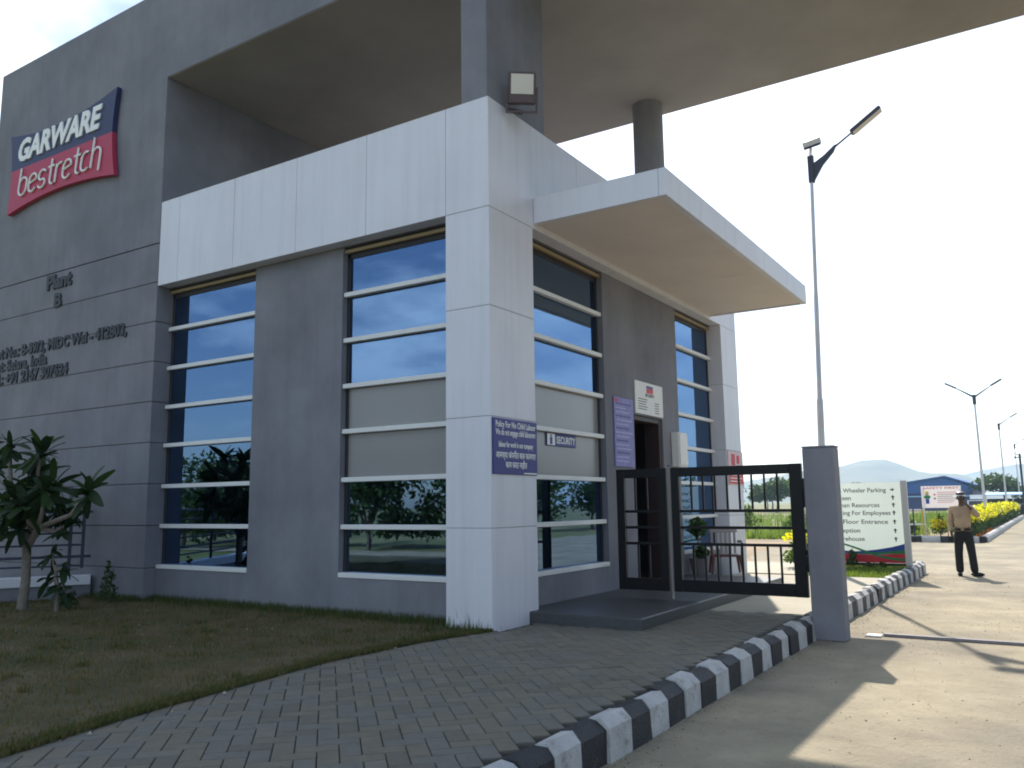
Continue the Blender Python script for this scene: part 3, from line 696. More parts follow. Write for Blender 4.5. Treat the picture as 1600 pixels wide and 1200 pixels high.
# ================================================================== LEFT: tree, boundary wall, railing, shrubs
bw = thing('boundary_wall', 'low grey boundary wall with white coping left of the gateway leg', 'wall', (-8, -.6, 0))
a0, dirn = Vector((-7.60, -.012, 0)), Vector((-.51, -.86, 0)).normalized()
nrm = Vector((-dirn.y, dirn.x, 0))
Mw = Matrix(((dirn.x, nrm.x, 0, a0.x), (dirn.y, nrm.y, 0, a0.y), (0, 0, 1, 0), (0, 0, 0, 1)))
b = MB(); b.box(0, 6, -.1, .1, -.3, .21, 0, Mw); b.build('wall_body', G_WALL, bw)
b = MB(); b.box(.003, 6, -.14, .14, .211, .35, .006, Mw); b.build('coping', W_CLAD, bw)
rl = thing('railing', 'dark metal railing on the low boundary wall behind the frangipani tree', 'railing', (-8, -.6, .35))
for z in (.50, .64, .82, 1.0, 1.16, 1.33):
    b = MB(); b.tube([Mw @ Vector((.02 if z in (.64, 1.33) else .12, 0, z)), Mw @ Vector((5.5, 0, z))], .016 if z not in (1.33, .64) else .022, 6); b.build('rail', DGREY, rl)
for s in (.14, .32, 1.9, 3.5):
    b = MB(); b.box(s - .025, s + .025, -.025, .025, .35 if s > .2 else .46, 1.58 if s < .2 else 1.30, .004, Mw); b.build('post', DGREY, rl)
# frangipani leaf: folded oblong blade
def frangi_leaf(m):
    b = MB(); n_ = 6; vs_ = []; Lf = .40
    for i in range(n_ + 1):
        t_ = i / n_; w_ = .068 * math.sin(math.pi * (t_ * .86 + .08)) ** .7; x_ = Lf * t_; z_ = .05 * t_ - .13 * t_ * t_
        vs_ += [(x_, -w_, z_ + .012), (x_, 0, z_), (x_, w_, z_ + .012)]
    fs = []
    for i in range(n_):
        for k in (0, 1): fs.append((i * 3 + k, (i + 1) * 3 + k, (i + 1) * 3 + k + 1, i * 3 + k + 1))
    b.add(vs_, fs); return b.mesh('leaf', m, smooth=True)
FLM = [frangi_leaf(LEAF_F), frangi_leaf(LEAF_F), frangi_leaf(LEAF_F2)]
def frangipani(label, base, forks, tips, r0_, nl, sc_=1.0):
    t = thing('frangipani_tree', label, 'tree', base)
    b = MB(); bs = Vector(base)
    f0 = Vector(forks[0])
    mid = bs.lerp(f0, .5) + Vector((.02, .01, 0))
    b.tube([bs - Vector((0, 0, .1)), bs + Vector((0, 0, .02)), mid, f0], [r0_ * 1.4, r0_ * 1.15, r0_, r0_ * .95], 10)
    for tp, fk in tips:
        tp = Vector(tp); st = Vector(forks[fk]); pm_ = st.lerp(tp, .5) + Vector((tp.x - st.x, tp.y - st.y, 0)) * .18 - Vector((0, 0, .06))
        b.tube([st, pm_, tp], [r0_ * .7, r0_ * .5, r0_ * .36], 7)
    for fk in forks[1:]: b.tube([f0, f0.lerp(Vector(fk), .5) + Vector((.02, 0, 0)), Vector(fk)], [r0_ * .9, r0_ * .75, r0_ * .7], 8)
    smooth_by_angle(b.build('trunk', BARK2, t))
    for tp, fk in tips:
        for k in range(nl):
            o = bpy.data.objects.new('leaf', random.choice(FLM)); link(o, t)
            s = sc_ * random.uniform(.7, 1.15); o.scale = (s, s, s)
            o.location = Vector(tp) - bs + Vector((0, 0, random.uniform(-.10, .04)))
            o.rotation_euler = (random.gauss(0, .4), -R(random.choice([60, 35, 15, -5, -25, -50]) + random.uniform(-14, 14)), random.uniform(0, 2 * math.pi)); o.scale = (s, s * random.uniform(.75, 1.15), s)
    return t
bx_ = Vector((-6.72, -1.5, 0))
tips = [((-7.25, -1.55, 2.28), 1), ((-6.62, -1.45, 2.14), 2), ((-7.15, -1.3, 1.72), 1), ((-6.15, -1.6, 1.62), 3), ((-5.42, -1.42, 1.60), 3), ((-6.42, -1.7, 1.40), 3),
        ((-6.95, -1.75, 1.30), 1), ((-6.05, -1.35, 1.15), 3), ((-7.45, -1.5, 1.48), 1), ((-6.80, -1.35, 1.90), 2), ((-6.5, -1.3, 1.75), 2), ((-7.6, -1.6, 1.95), 1), ((-6.75, -1.62, 1.55), 2), ((-6.3, -1.25, 1.42), 3), ((-7.0, -1.4, 1.45), 1), ((-6.6, -1.68, 1.12), 2)]
frangipani('frangipani tree with big dark leaf rosettes on the lawn left of the gatehouse', tuple(bx_), [(-6.70, -1.5, .86), (-6.95, -1.52, 1.18), (-6.68, -1.48, 1.25), (-6.42, -1.52, 1.12)], tips, .060, 18, .92)
frangipani('small frangipani sapling leaning beside the tree trunk', (-6.22, -1.30, 0), [(-6.25, -1.32, .45), (-6.28, -1.33, .6)], [((-6.33, -1.34, .78), 1), ((-6.15, -1.3, .60), 1), ((-6.40, -1.36, .42), 0), ((-6.1, -1.35, .35), 0)], .03, 7, .62)
def shrub(label, x, y, h_, r_, n_, mats, size=.035, name='shrub', cat='shrub', group=None):
    t = thing(name, label, cat, (x, y, 0), group)
    b = MB()
    for k in range(4):
        a = random.uniform(0, 6.28); b.tube([(x, y, -.05), (x + .3 * r_ * math.cos(a), y + .3 * r_ * math.sin(a), h_ * .5), (x + .6 * r_ * math.cos(a), y + .6 * r_ * math.sin(a), h_ * .85)], [.012, .009, .005], 5)
    b.build('stem', BARK, t)
    foliage('foliage', [((x, y, h_ * .3), (r_, r_, h_ * .25)), ((x + .03, y, h_ * .62), (r_ * .7, r_ * .7, h_ * .26)), ((x, y, h_ * .9), (r_ * .4, r_ * .4, h_ * .16))], n_, size, mats, t)
    return t
shrub('thin young shrub against the grey gateway leg', -6.55, -.38, .58, .14, 170, [LEAF_D, LEAF_D, LEAF_M])
shrub('low dark shrub at the foot of the frangipani sapling', -6.42, -1.05, .30, .16, 150, [LEAF_D, LEAF_D])

# ================================================================== LAMP POSTS
def double_lamp(x, y, h_, label, group, lean=.0, arms=(-1, 1)):
    t = thing('street_lamp', label, 'street lamp', (x, y, RZ), group)
    b = MB(); b.tube([(x, y, RZ), (x + lean * .5, y, RZ + h_ * .5), (x + lean, y, RZ + h_)], [.07, .055, .04], 8); smooth_by_angle(b.build('pole', GALV, t))
    b = MB(); b.tube([(x + lean, y, RZ + h_ - .35), (x + lean, y, RZ + h_ + .12)], .08, 8)
    for s in arms: b.tube([(x + lean, y, RZ + h_), (x + lean + s * .62, y, RZ + h_ + .42), (x + lean + s * .75, y, RZ + h_ + .5)], [.05, .03, .02], 6)
    b.build('arm', DGREY, t)
    for s in arms:
        Mx = Matrix.Translation((x + lean + s * .98, y, RZ + h_ + .64)) @ Matrix.Rotation(-s * R(30), 4, 'Y')
        b = MB(); b.box(-.28, .28, -.1, .1, -.03, .04, .01, Mx); hd = b.build('lamp_head', DGREY, t)
        b = MB(); b.box(-.25, .25, -.08, .08, -.04, -.031, 0, Mx); b.build('diffuser', LAMPW, hd)
    return t
lp_ = thing('street_lamp', 'tall slim street lamp with one long arm right behind the gate post', 'street lamp', (1.25, 10.15, -.05))
A = Vector((1.25, 10.15, -.05)); B_ = Vector((1.47, 10.15, 8.2))
def al(z): return A.lerp(B_, (z + .05) / 8.25)
b = MB(); b.tube([A, al(3.4)], [.085, .068], 12); b.tube([al(3.4), al(3.46), al(5.6)], [.068, .052, .048], 12); b.tube([al(5.6), al(5.64), al(8.2)], [.048, .041, .036], 12); smooth_by_angle(b.build('pole', GALV, lp_))
b = MB(); b.box(1.10, 1.40, 10.0, 10.3, -.05, -.02); b.build('base_plate', GALV, lp_)
b = MB(); b.box(1.415, 1.535, 10.10, 10.20, 8.08, 8.68, .01)
b.prism([(1.50, 8.12), (1.535, 8.12), (1.72, 8.42), (1.95, 8.66), (2.02, 8.80), (1.98, 8.80), (1.75, 8.62), (1.535, 8.50), (1.50, 8.52)], 10.12, 10.18, 'y')
b.tube([(1.98, 10.15, 8.76), (2.34, 10.15, 8.99)], [.022, .02], 8); b.build('arm', DGREY, lp_)
Mx = Matrix.Translation((2.63, 10.15, 9.16)) @ Matrix.Rotation(-R(33), 4, 'Y') @ Matrix.Rotation(R(6), 4, 'X')
b = MB(); b.box(-.36, .36, -.13, .13, -.02, .06, .018, Mx); hd = b.build('lamp_head', DGREY, lp_)
b = MB(); b.box(-.33, .35, -.118, .118, -.034, -.021, .003, Mx); b.build('diffuser', LAMPW, hd)
Mx = Matrix.Translation((1.53, 10.10, 8.90)) @ Matrix.Rotation(-R(8), 4, 'Y') @ Matrix.Rotation(R(28), 4, 'X')
b = MB(); b.box(-.17, .19, -.08, .10, -.05, .11, .02, Mx); f2 = b.build('side_floodlight', LAMPB, lp_)
b = MB(); b.box(-.16, .18, -.086, -.081, -.05, .0, .002, Mx); b.build('rim', DGREY, f2)
b = MB(); b.tube([(1.475, 10.13, 8.66), (1.50, 10.12, 8.84)], .03, 8); b.build('bracket', W_PAINT, f2)
double_lamp(2.42, 38.5, 6.45, 'street lamp with two raised arms behind the guard', 'street lamps along the site road', -.05)
double_lamp(2.35, 62, 6.8, 'street lamp with one arm in view beyond the two armed one', 'street lamps along the site road', -.05, (1,))
double_lamp(2.3, 92, 6.9, 'far faint street lamp near the right edge', 'street lamps along the site road', -.05, (1,))
double_lamp(2.6, 118, 6.5, 'farthest street lamp at the right edge of the photo', 'street lamps along the site road', -.05)
cp = thing('camera_mast', 'dark mast with small bracket at the right edge', 'mast', (3.35, 60, RZ))
b = MB(); b.tube([(3.52, 58, RZ), (3.52, 58, 4.3)], .07, 8); b.build('pole', DGREY, cp)
b = MB(); b.box(3.22, 3.5, 57.96, 58.04, 4.02, 4.08); b.box(3.20, 3.28, 57.95, 58.05, 3.98, 4.12); b.build('bracket', DGREY, cp)

# ================================================================== DIRECTION SIGN + ISLAND
b = MB(); b.add([(1.15, 8.5, -.035), (2.66, 8.46, -.035), (2.66, 11.95, -.035), (2.35, 12.35, -.035), (.6, 12.4, -.035)], [(0, 1, 2, 3, 4)]); kind(b.build('island_lawn', FIELD), 'structure')
n = 9000
X = rng.uniform(.6, 2.66, n); Y = rng.uniform(8.5, 12.3, n)
ok = X > 1.15 - .14 * (Y - 8.5)
blades('island_grass', X[ok], Y[ok], np.full(ok.sum(), -.04), rng.uniform(.05, .12, ok.sum()), rng.uniform(.004, .008, ok.sum()), [GR_L, GR_L, GR_G], rng.integers(0, 3, ok.sum()))
ds = thing('direction_sign', 'white direction board with black lines of text behind the gate post', 'sign', (1.75, 11, -.04))
P('panel', (.90, 2.62, 11.0, 11.006, .08, 1.71), ACRYL, ds, 0)
P('end_post', (2.62, 2.735, 10.98, 11.08, -.04, 1.74), LAMPB, ds, .006); P('end_post', (.80, .898, 10.98, 11.08, -.04, 1.74), LAMPB, ds, .006)
P('foot_rail', (.90, 2.62, 11.01, 11.06, .02, .078), MAROON, ds, 0)
for tx, z, w_ in (('Two Wheeler Parking', 1.515, 1.10), ('Canteen', 1.36, .405), ('Human Resources', 1.21, .95), ('Parking For Employees', 1.05, 1.15), ('1st Floor Entrance', .87, 1.07), ('Reception', .69, .54), ('Warehouse', .52, .63)):
    text('text_line', tx, .125, (1.24, 10.998, z), 'front', INK_K, ds, .001, .001, w_)
    b = MB(); zz = z + .045
    if z > 1.5: b.prism([(2.42, zz - .012), (2.46, zz - .012), (2.46, zz - .035), (2.50, zz), (2.46, zz + .035), (2.46, zz + .012), (2.42, zz + .012)], 10.995, 10.999, 'y')
    else: b.prism([(2.452, zz - .05), (2.476, zz - .05), (2.476, zz), (2.50, zz), (2.464, zz + .045), (2.428, zz), (2.452, zz)], 10.995, 10.999, 'y')
    b.build('arrow', INK_K, ds)
def swoosh(fa, fb, y_, m):
    b = MB(); xs2 = np.linspace(.905, 2.615, 26)
    b.prism([(x, fa(x)) for x in xs2] + [(x, fb(x)) for x in xs2[::-1]], y_, 10.9995, 'y'); b.build('wave', m, ds)
u_ = lambda x: (x - .905) / 1.71
swoosh(lambda x: .085, lambda x: .345 - .10 * math.sin(u_(x) * 2.6), 10.996, INK_R)
swoosh(lambda x: .347 - .10 * math.sin(u_(x) * 2.6), lambda x: .40 - .115 * math.sin(u_(x) * 2.8) + .03 * u_(x), 10.995, INK_BL)
swoosh(lambda x: .50 - .36 * u_(x) + .05 * math.sin(u_(x) * 6), lambda x: .53 - .36 * u_(x) + .05 * math.sin(u_(x) * 6) + .02 * u_(x), 10.993, INK_G)
swoosh(lambda x: .27 + .12 * u_(x) ** 3, lambda x: .29 + .18 * u_(x) ** 3, 10.9945, INK_BL)
swoosh(lambda x: .25 + .02 * u_(x), lambda x: .255 + .09 * u_(x) ** 2, 10.992, INK_G)
shrub('small leafy plant at the left foot of the direction board', 1.62, 10.86, .36, .11, 130, [LEAF_M, LEAF_D], .04, 'plant', 'plant')
for k, (x, lab) in enumerate(((1.95, 'dark low plant under the middle of the direction board'), (2.2, 'dark low plant under the right part of the direction board'))):
    shrub(lab, x, 10.85, .10, .14, 80, [LEAF_D, LEAF_M], .035, 'plant', 'plant')
t = shrub('round bush with yellow flowers between the gate and the gate post', .62, 10.75, .62, .40, 900, [LEAF_M, LEAF_L, LEAF_D], .05, 'bush', 'bush')
foliage('flower', [((.62, 10.7, .58), (.40, .35, .16)), ((.95, 10.8, .72), (.10, .10, .12))], 190, .045, [LEAF_Y], t, k='stuff')
b = MB(); b.tube([(-.9, 11.3, -.1), (-.9, 11.3, .2)], .02, 5)

# ================================================================== PERSON
def skin_obj(name, nodes, edges, m, parent, sub=2, root=0):
    me = bpy.data.meshes.new(name); og = WO[parent.name]
    me.from_pydata([Vector(p[:3]) for p in nodes], edges, [])
    me.materials.append(m)
    o = bpy.data.objects.new(name, me); link(o, parent); WO[o.name] = og
    sk = o.modifiers.new('skin', 'SKIN')
    lay = me.skin_vertices[0] if me.skin_vertices else None
    if lay is None:
        import bmesh
        bm = bmesh.new(); bm.from_mesh(me); bm.verts.layers.skin.verify(); bm.to_mesh(me); bm.free(); lay = me.skin_vertices[0]
    for i, p in enumerate(nodes):
        r_ = p[3] if hasattr(p[3], '__len__') else (p[3], p[3]); lay.data[i].radius = r_; lay.data[i].use_root = (i == root)
    sk.use_smooth_shade = True
    s = o.modifiers.new('sub', 'SUBSURF'); s.levels = sub; s.render_levels = sub
    return o
PX, PY = 3.60, 12.04
pr = thing('person', 'person in khaki shirt and dark cap standing on the road, one hand at the face', 'person', (PX, PY, RZ))
# body local: x to the right of the picture, -y to the camera
nodes = []; edges = []
def nd(x, y, z, r_): nodes.append((x, y, z, r_)); return len(nodes) - 1
def ch_(*ids):
    for a_, b_ in zip(ids[:-1], ids[1:]): edges.append((a_, b_))
pel = nd(0, 0, .90, (.14, .10)); wai = nd(0, -.02, 1.05, (.14, .11)); che = nd(0, 0, 1.27, (.15, .10)); nk0 = nd(0, .01, 1.40, (.07, .07)); nk1 = nd(.005, 0, 1.46, (.05, .055))
hd0 = nd(.01, -.015, 1.53, (.062, .075)); hd1 = nd(.01, -.01, 1.62, (.066, .082))
ch_(pel, wai, che, nk0, nk1, hd0, hd1)
ls = nd(-.17, .0, 1.36, .055); le_ = nd(-.235, .01, 1.10, .042); lw = nd(-.215, -.04, .86, .028); lh = nd(-.21, -.06, .79, (.036, .018)); ch_(che, ls, le_, lw, lh)
for k, (dx, ln) in enumerate(((-.025, .06), (-.009, .075), (.008, .07), (.024, .055))):
    f1 = nd(-.21 + dx, -.075, .75, .0085); f2_ = nd(-.21 + dx, -.095, .75 - ln * .7, .007); ch_(lh, f1, f2_)
th = nd(-.185, -.09, .78, .009); th2 = nd(-.18, -.105, .745, .008); ch_(lh, th, th2)
rs = nd(.17, .0, 1.36, .055); re_ = nd(.30, -.10, 1.20, .043); rw = nd(.16, -.17, 1.40, .028); rh = nd(.105, -.165, 1.465, (.034, .018)); ch_(che, rs, re_, rw, rh)
for k, (dz, ln) in enumerate(((.03, .05), (.012, .06), (-.006, .055), (-.022, .045))):
    f1 = nd(.085, -.16 + .004 * k, 1.485 + dz, .0085); f2_ = nd(.07, -.145, 1.485 + dz + ln * .6, .007); ch_(rh, f1, f2_)
th = nd(.10, -.14, 1.50, .009); th2 = nd(.085, -.12, 1.525, .008); ch_(rh, th, th2)
for s, fx in ((-1, -.115), (1, .15)):
    hp = nd(s * .085, 0, .86, .085); kn = nd(s * .10 + (.02 if s > 0 else -.01), -.01, .48, .058); an = nd(fx, .01, .10, .042); ch_(pel, hp, kn, an)
skin_obj('body', nodes, edges, SKIN, pr)
sn = [(0, 0, .93, (.158, .118)), (0, -.03, 1.05, (.168, .14)), (0, -.01, 1.20, (.168, .128)), (0, 0, 1.33, (.165, .11)), (0, .005, 1.41, (.085, .08)),
      (-.18, 0, 1.365, .075), (-.24, .01, 1.11, .060), (-.222, -.03, .90, .046), (.18, 0, 1.365, .075), (.305, -.10, 1.20, .060), (.19, -.16, 1.36, .045)]
skin_obj('shirt', sn, [(0, 1), (1, 2), (2, 3), (3, 4), (3, 5), (5, 6), (6, 7), (3, 8), (8, 9), (9, 10)], SHIRT, pr)
tn = [(0, 0, .96, (.160, .118)), (0, 0, .86, (.165, .12)), (-.088, 0, .78, .105), (-.115, -.01, .46, .082), (-.118, .0, .045, .080), (.088, 0, .78, .105), (.125, -.01, .46, .082), (.152, .0, .045, .080)]
skin_obj('trousers', tn, [(0, 1), (1, 2), (2, 3), (3, 4), (1, 5), (5, 6), (6, 7)], TROUS, pr)
def loc_build(b, name, m, sm=True):
    b.v = [tuple(Vector(p) + Vector((PX, PY, RZ))) for p in b.v]; o = b.build(name, m, pr)
    return smooth_by_angle(o, 60) if sm else o
b = MB(); b.ball((-.115, -.07, .04), .05, .14, .045); loc_build(b, 'shoe', SHOE)
b = MB(); b.ball((.20, -.05, .04), .13, .07, .045); loc_build(b, 'shoe', SHOE)
b = MB(); b.box(-.115, -.035, -.150, -.135, 1.19, 1.29, .004); loc_build(b, 'pocket', SHIRT, False)
b = MB(); b.prism([(.170 * math.cos(R(20 * k)), -.008 + .134 * math.sin(R(20 * k))) for k in range(18)], .925, .965, 'z'); loc_build(b, 'belt', SHOE, False)
b = MB(); b.box(-.03, .03, -.152, -.138, .925, .968, .004); loc_build(b, 'buckle', BRONZE, False)
b = MB(); b.ball((.01, -.005, 1.60), .078, .096, .085, 14, 10); loc_build(b, 'hair', SHOE)
b = MB(); b.tube([(.01, -.005, 1.615), (.01, -.005, 1.655)], [.088, .088], 18); loc_build(b, 'cap_band', LETW)
b = MB(); b.tube([(.01, -.005, 1.655), (.01, -.01, 1.70), (.01, -.01, 1.72)], [.092, .090, .04], 18); b.box(-.06, .08, -.17, -.085, 1.61, 1.622, .004); loc_build(b, 'cap', DGREY)
b = MB(); b.ball((.01, -.105, 1.565), .013, .02, .022, 8, 6); loc_build(b, 'nose', SKIN)
b = MB(); b.ball((-.02, -.09, 1.59), .010, .008, .007, 8, 5); b.ball((.04, -.09, 1.59), .010, .008, .007, 8, 5); loc_build(b, 'eye', LETW)
b = MB(); b.box(-.015, .035, -.094, -.085, 1.525, 1.533, .002); loc_build(b, 'mouth', MAROON)
b = MB(); b.ball((-.07, 0, 1.575), .012, .022, .03, 8, 6); b.ball((.09, 0, 1.575), .012, .022, .03, 8, 6); loc_build(b, 'ear', SKIN)
ra = thing('handset', 'dark handset held low in the hand of the person on the road', 'handset', (PX - .22, PY - .1, RZ + .75))
b = MB(); b.box(PX - .28, PX - .19, PY - .135, PY - .09, RZ + .68, RZ + .80, .01); b.build('handset_body', SHOE, ra)
b = MB(); b.tube([(PX - .27, PY - .11, RZ + .80), (PX - .27, PY - .11, RZ + .88)], .008, 6); b.build('aerial', SHOE, ra)

# ================================================================== RIGHT BACKGROUND
k3 = thing('kerb', 'far kerb in white and black bounding the flower bed behind the guard', 'kerb', (3, 27, RZ))
b = MB(); poly = [(0, 0), (0, .18), (.04, .22), (.17, .22), (.22, .16), (.22, 0)]
y = 27.0; i = 0
while y < 70:
    ln = 1.25 if i else .5
    b = MB(); b.prism([(2.86 + px_, RZ + pz) for px_, pz in poly], y + .01, y + ln - .01, 'y'); b.build('kerb_block', K_B if i in (0,) else K_W, k3)
    y += ln; i += 1
x = 2.84
for i in range(6):
    ln = .62; b = MB(); b.prism([(26.82 + px_ , RZ + pz) for px_, pz in [(0, 0), (0, .16), (.05, .22), (.2, .22), (.2, 0)]], x - ln + .01, x, 'x'); b.build('kerb_block', K_W if i % 2 == 0 else K_B, k3); x -= ln
b = MB(); b.box(-.9, 2.83, 27.05, 75, -.4, RZ + .10); kind(b.build('flower_bed', SOIL), 'structure')
# hedge with yellow tops: separate bushes planted in a row
i = 0
y = 28.3
while y < 74:
    w_ = random.uniform(.85, 1.15); hh = random.uniform(.95, 1.15)
    x = 2.28 + random.uniform(-.1, .1)
    t = thing('flowering_bush', 'yellow topped bush in the long row along the road behind the guard' if i else 'nearest yellow topped bush of the row behind the guard', 'bush', (x, y, RZ), 'yellow bushes along the road')
    nn_ = 900 if y < 45 else 380; sz_ = .055 if y < 45 else .09
    b = MB(); b.tube([(x, y, RZ), (x, y, RZ + .6)], .03, 5); b.build('stem', BARK, t)
    foliage('foliage', [((x, y, RZ + hh * .48), (.55, w_ * .6, hh * .46))], nn_, sz_, [LEAF_D, LEAF_M, LEAF_D], t)
    foliage('flower', [((x, y, RZ + hh * .98), (.52, w_ * .62, hh * .22)), ((x + .3, y, RZ + hh * .8), (.25, w_ * .5, hh * .2))], nn_ // 2, sz_ * 1.05, [LEAF_Y, LEAF_Y, LEAF_Y, LEAF_L], t, k='stuff', up_bias=.8)
    y += w_ * 1.02; i += 1
t = shrub('small yellow bush left of the guard behind the kerb', 1.55, 27.6, .75, .35, 300, [LEAF_M, LEAF_D], .06, 'bush', 'bush')
foliage('flower', [((1.55, 27.5, .45), (.34, .3, .26))], 220, .06, [LEAF_Y], t, k='stuff')
foliage('orange_flowers', [((2.75, yy, -.02), (.12, .5, .10)) for yy in (28, 29.4, 31, 33, 35)], 420, .05, [LEAF_O, LEAF_D], None, None, 'stuff')
# safety board
sb = thing('safety_board', 'white board with a cartoon worker picture and red lines on two posts', 'sign', (1.7, 28.2, RZ))
P('panel', (.93, 2.30, 28.2, 28.206, 1.02, 1.85), ACRYP, sb, 0)
for x in (.95, 2.24): P('post', (x, x + .05, 28.26, 28.31, RZ, 1.84), GALV, sb, 0)
b = MB(); b.box(1.07, 1.19, 28.185, 28.198, 1.18, 1.36); b.build('figure_trousers', INK_BL, sb)
b = MB(); b.box(1.05, 1.21, 28.185, 28.198, 1.365, 1.50); b.box(1.02, 1.05, 28.185, 28.198, 1.40, 1.47); b.box(1.21, 1.24, 28.185, 28.198, 1.40, 1.47); b.build('figure_vest', INK_G, sb)
b = MB(); b.prism([(1.08, 1.505), (1.18, 1.505), (1.18, 1.57), (1.08, 1.57)], 28.185, 28.198, 'y'); b.build('figure_face', SHIRT, sb)
b = MB(); b.prism([(1.05, 1.575), (1.21, 1.575), (1.18, 1.64), (1.13, 1.66), (1.08, 1.64)], 28.183, 28.198, 'y'); b.build('figure_helmet', LEAF_Y, sb)
text('title_line', 'SAFETY FIRST', .11, (1.615, 28.197, 1.735), 'front', INK_R, sb, .001, .001, 1.22, 0, 'CENTER')
for k in range(6):
    P('text_line', (1.48, 2.16 - .08 * (k % 3), 28.19, 28.198, 1.60 - .075 * k, 1.618 - .075 * k), INK_R if k in (0, 5) else LETK, sb, 0)
    if k in (1, 3): P('bullet', (1.36, 1.42, 28.19, 28.198, 1.57 - .075 * k, 1.63 - .075 * k), INK_K if k == 3 else INK_R, sb, 0)
# barricade
bc = thing('barricade', 'low pale rail barricade with yellow uprights behind the direction board', 'barrier', (.7, 27.5, RZ))
for z in (.96, .42, -.02): P('rail', (-1.2, 1.08, 27.48, 27.52, z - .03, z + .03), W_PAINT, bc, 0)
for k in range(8): P('upright', (-1.2 + .31 * k, -1.15 + .31 * k, 27.47, 27.53, RZ, .99), STEEL_Y if k % 2 else DGREY, bc, 0)
# field grass (far mass) and clumps
n = 26000
Y = 28 + 60 * rng.uniform(0, 1, n) ** 1.6; X = rng.uniform(-42, 1.2, n)
X = np.where(rng.uniform(0, 1, n) < .35, rng.uniform(-6, .8, n), X)
blades('field_grass', X, Y, np.full(n, RZ - .04), rng.uniform(.15, .5, n) * (1 + .5 * np.sin(X * .5) * np.sin(Y * .3)), rng.uniform(.02, .05, n), [GR_L, GR_L, LEAF_L, GR_G], rng.integers(0, 4, n))
for k, (x, y, s, lab) in enumerate([(-7.5, 33, .9, 'scrubby green bush in the field seen between the gate bars'), (-5.3, 34, .7, 'low reddish green bush in the field next to the scrubby one'), (-3.2, 30, .6, 'small weed bush at the near edge of the field'),
                                    (.3, 27.9, .55, 'weeds at the foot of the pale rail barricade'), (-9.5, 38, 1.2, 'taller dark bush in the field behind the far column')]):
    shrub(lab, x, y, s * 1.3, s, 420, [LEAF_M, LEAF_L, LEAF_D], .09, 'bush', 'bush')
# distant trees
def tree(name, label, x, y, h_, r_, n_, size, mats, group=None, z0=RZ, crown=.62):
    t = thing(name, label, 'tree', (x, y, z0), group)
    b = MB(); th_ = h_ * (1 - crown) + .3
    b.tube([(x, y, z0 - .2), (x + .05 * r_, y, z0 + th_ * .6), (x, y, z0 + th_ * 1.1)], [.035 * h_, .026 * h_, .02 * h_], 7)
    blobs = []
    for k in range(7):
        a = random.uniform(0, 6.28); rr = random.uniform(.2, .75) * r_; zz = z0 + h_ * (1 - crown) + h_ * crown * random.uniform(.15, .85)
        c_ = (x + rr * math.cos(a), y + rr * math.sin(a), zz); s_ = random.uniform(.35, .6)
        blobs.append((c_, (r_ * s_, r_ * s_, h_ * crown * s_ * .55)))
        b.tube([(x, y, z0 + th_), tuple((Vector((x, y, z0 + th_)) + Vector(c_)) / 2 + Vector((0, 0, .1))), c_], [.016 * h_, .010 * h_, .005 * h_], 5)
    b.build('trunk', BARK, t)
    blobs.append(((x, y, z0 + h_ * (1 - crown * .5)), (r_ * .6, r_ * .6, h_ * crown * .42)))
    foliage('crown', blobs, n_, size, mats, t); return t
far = [(-38, 118, 6.2, 3.6), (-33.5, 128, 3.4, 2.6), (-30.5, 120, 4.0, 3.0), (-27.6, 112, 4.6, 3.2), (-25, 124, 4.2, 3.2), (-43, 125, 5.2, 3.8), (-21, 130, 4.0, 3.4)]
labs = ['tall dark tree beside the far white column seen through the gate', 'lowest pale tree seen between the gate bars', 'rounded tree seen between the gate bars left of the tallest one', 'broad tree seen through the gate beside its right stile',
        'tree seen just right of the black gate stile', 'far tree hidden mostly by the gatehouse column', 'far tree behind the grey gate post']
for (x, y, h_, r_), lb in zip(far, labs): tree('broadleaf_tree', lb, x, y, h_, r_, 1300, .28, [LEAF_D, LEAF_M, LEAF_D], 'trees at the far edge of the field')
tree('broadleaf_tree', 'round dark tree behind the blue carport roof', 2.2 - 2.6, 120, 5.0, 3.6, 1500, .28, [LEAF_D, LEAF_M, LEAF_D], 'trees behind the carport')
tree('broadleaf_tree', 'small dark tree right of the round one behind the carport', 1.6, 135, 3.6, 2.2, 900, .26, [LEAF_D, LEAF_M], 'trees behind the carport')
tree('broadleaf_tree', 'low tree at the right end of the carport', 5.2, 138, 3.0, 2.6, 900, .26, [LEAF_D, LEAF_M], 'trees behind the carport')
# blue shed
sh = thing('blue_shed', 'large blue metal shed with low pitched roof beyond the field', 'shed', (-8, 125, RZ))
y0 = 120; ex0, ex1, rg = -22, -3.9, -7.1
zr, zl, ze = 4.35, 3.05, 3.35
b = MB(); b.prism([(ex0, RZ), (ex1, RZ), (ex1, 2.9), (rg, zr - .15), (ex0, 2.2)], y0 + .4, y0 + 26, 'y'); b.build('wall', NAVY, sh)
b = MB(); b.prism([(ex0 - .5, 1.9), (rg, zr - .1), (ex1 + .9, 2.85), (ex1 + .9, 3.05), (rg, zr + .12), (ex0 - .5, 2.1)], y0, y0 + 26.5, 'y'); b.build('roof', BLUE_S, sh)
b = MB(); b.prism([(ex0, 1.75), (ex1, 2.35), (ex1, 2.86), (rg, zr - .12), (ex0, 2.15)], y0 + .2, y0 + .38, 'y'); b.build('gable_sheet', BLUE_S, sh)
b = MB(); b.box(ex0, ex1 - .2, y0 + .1, y0 + .19, 1.62, 1.80); b.build('pale_flashing', LBLUE, sh)
for x in (-9.7, -7.3, -4.9): P('door_panel', (x, x + 1.6, y0 + .30, y0 + .395, RZ, 1.6), NAVY, sh, 0)
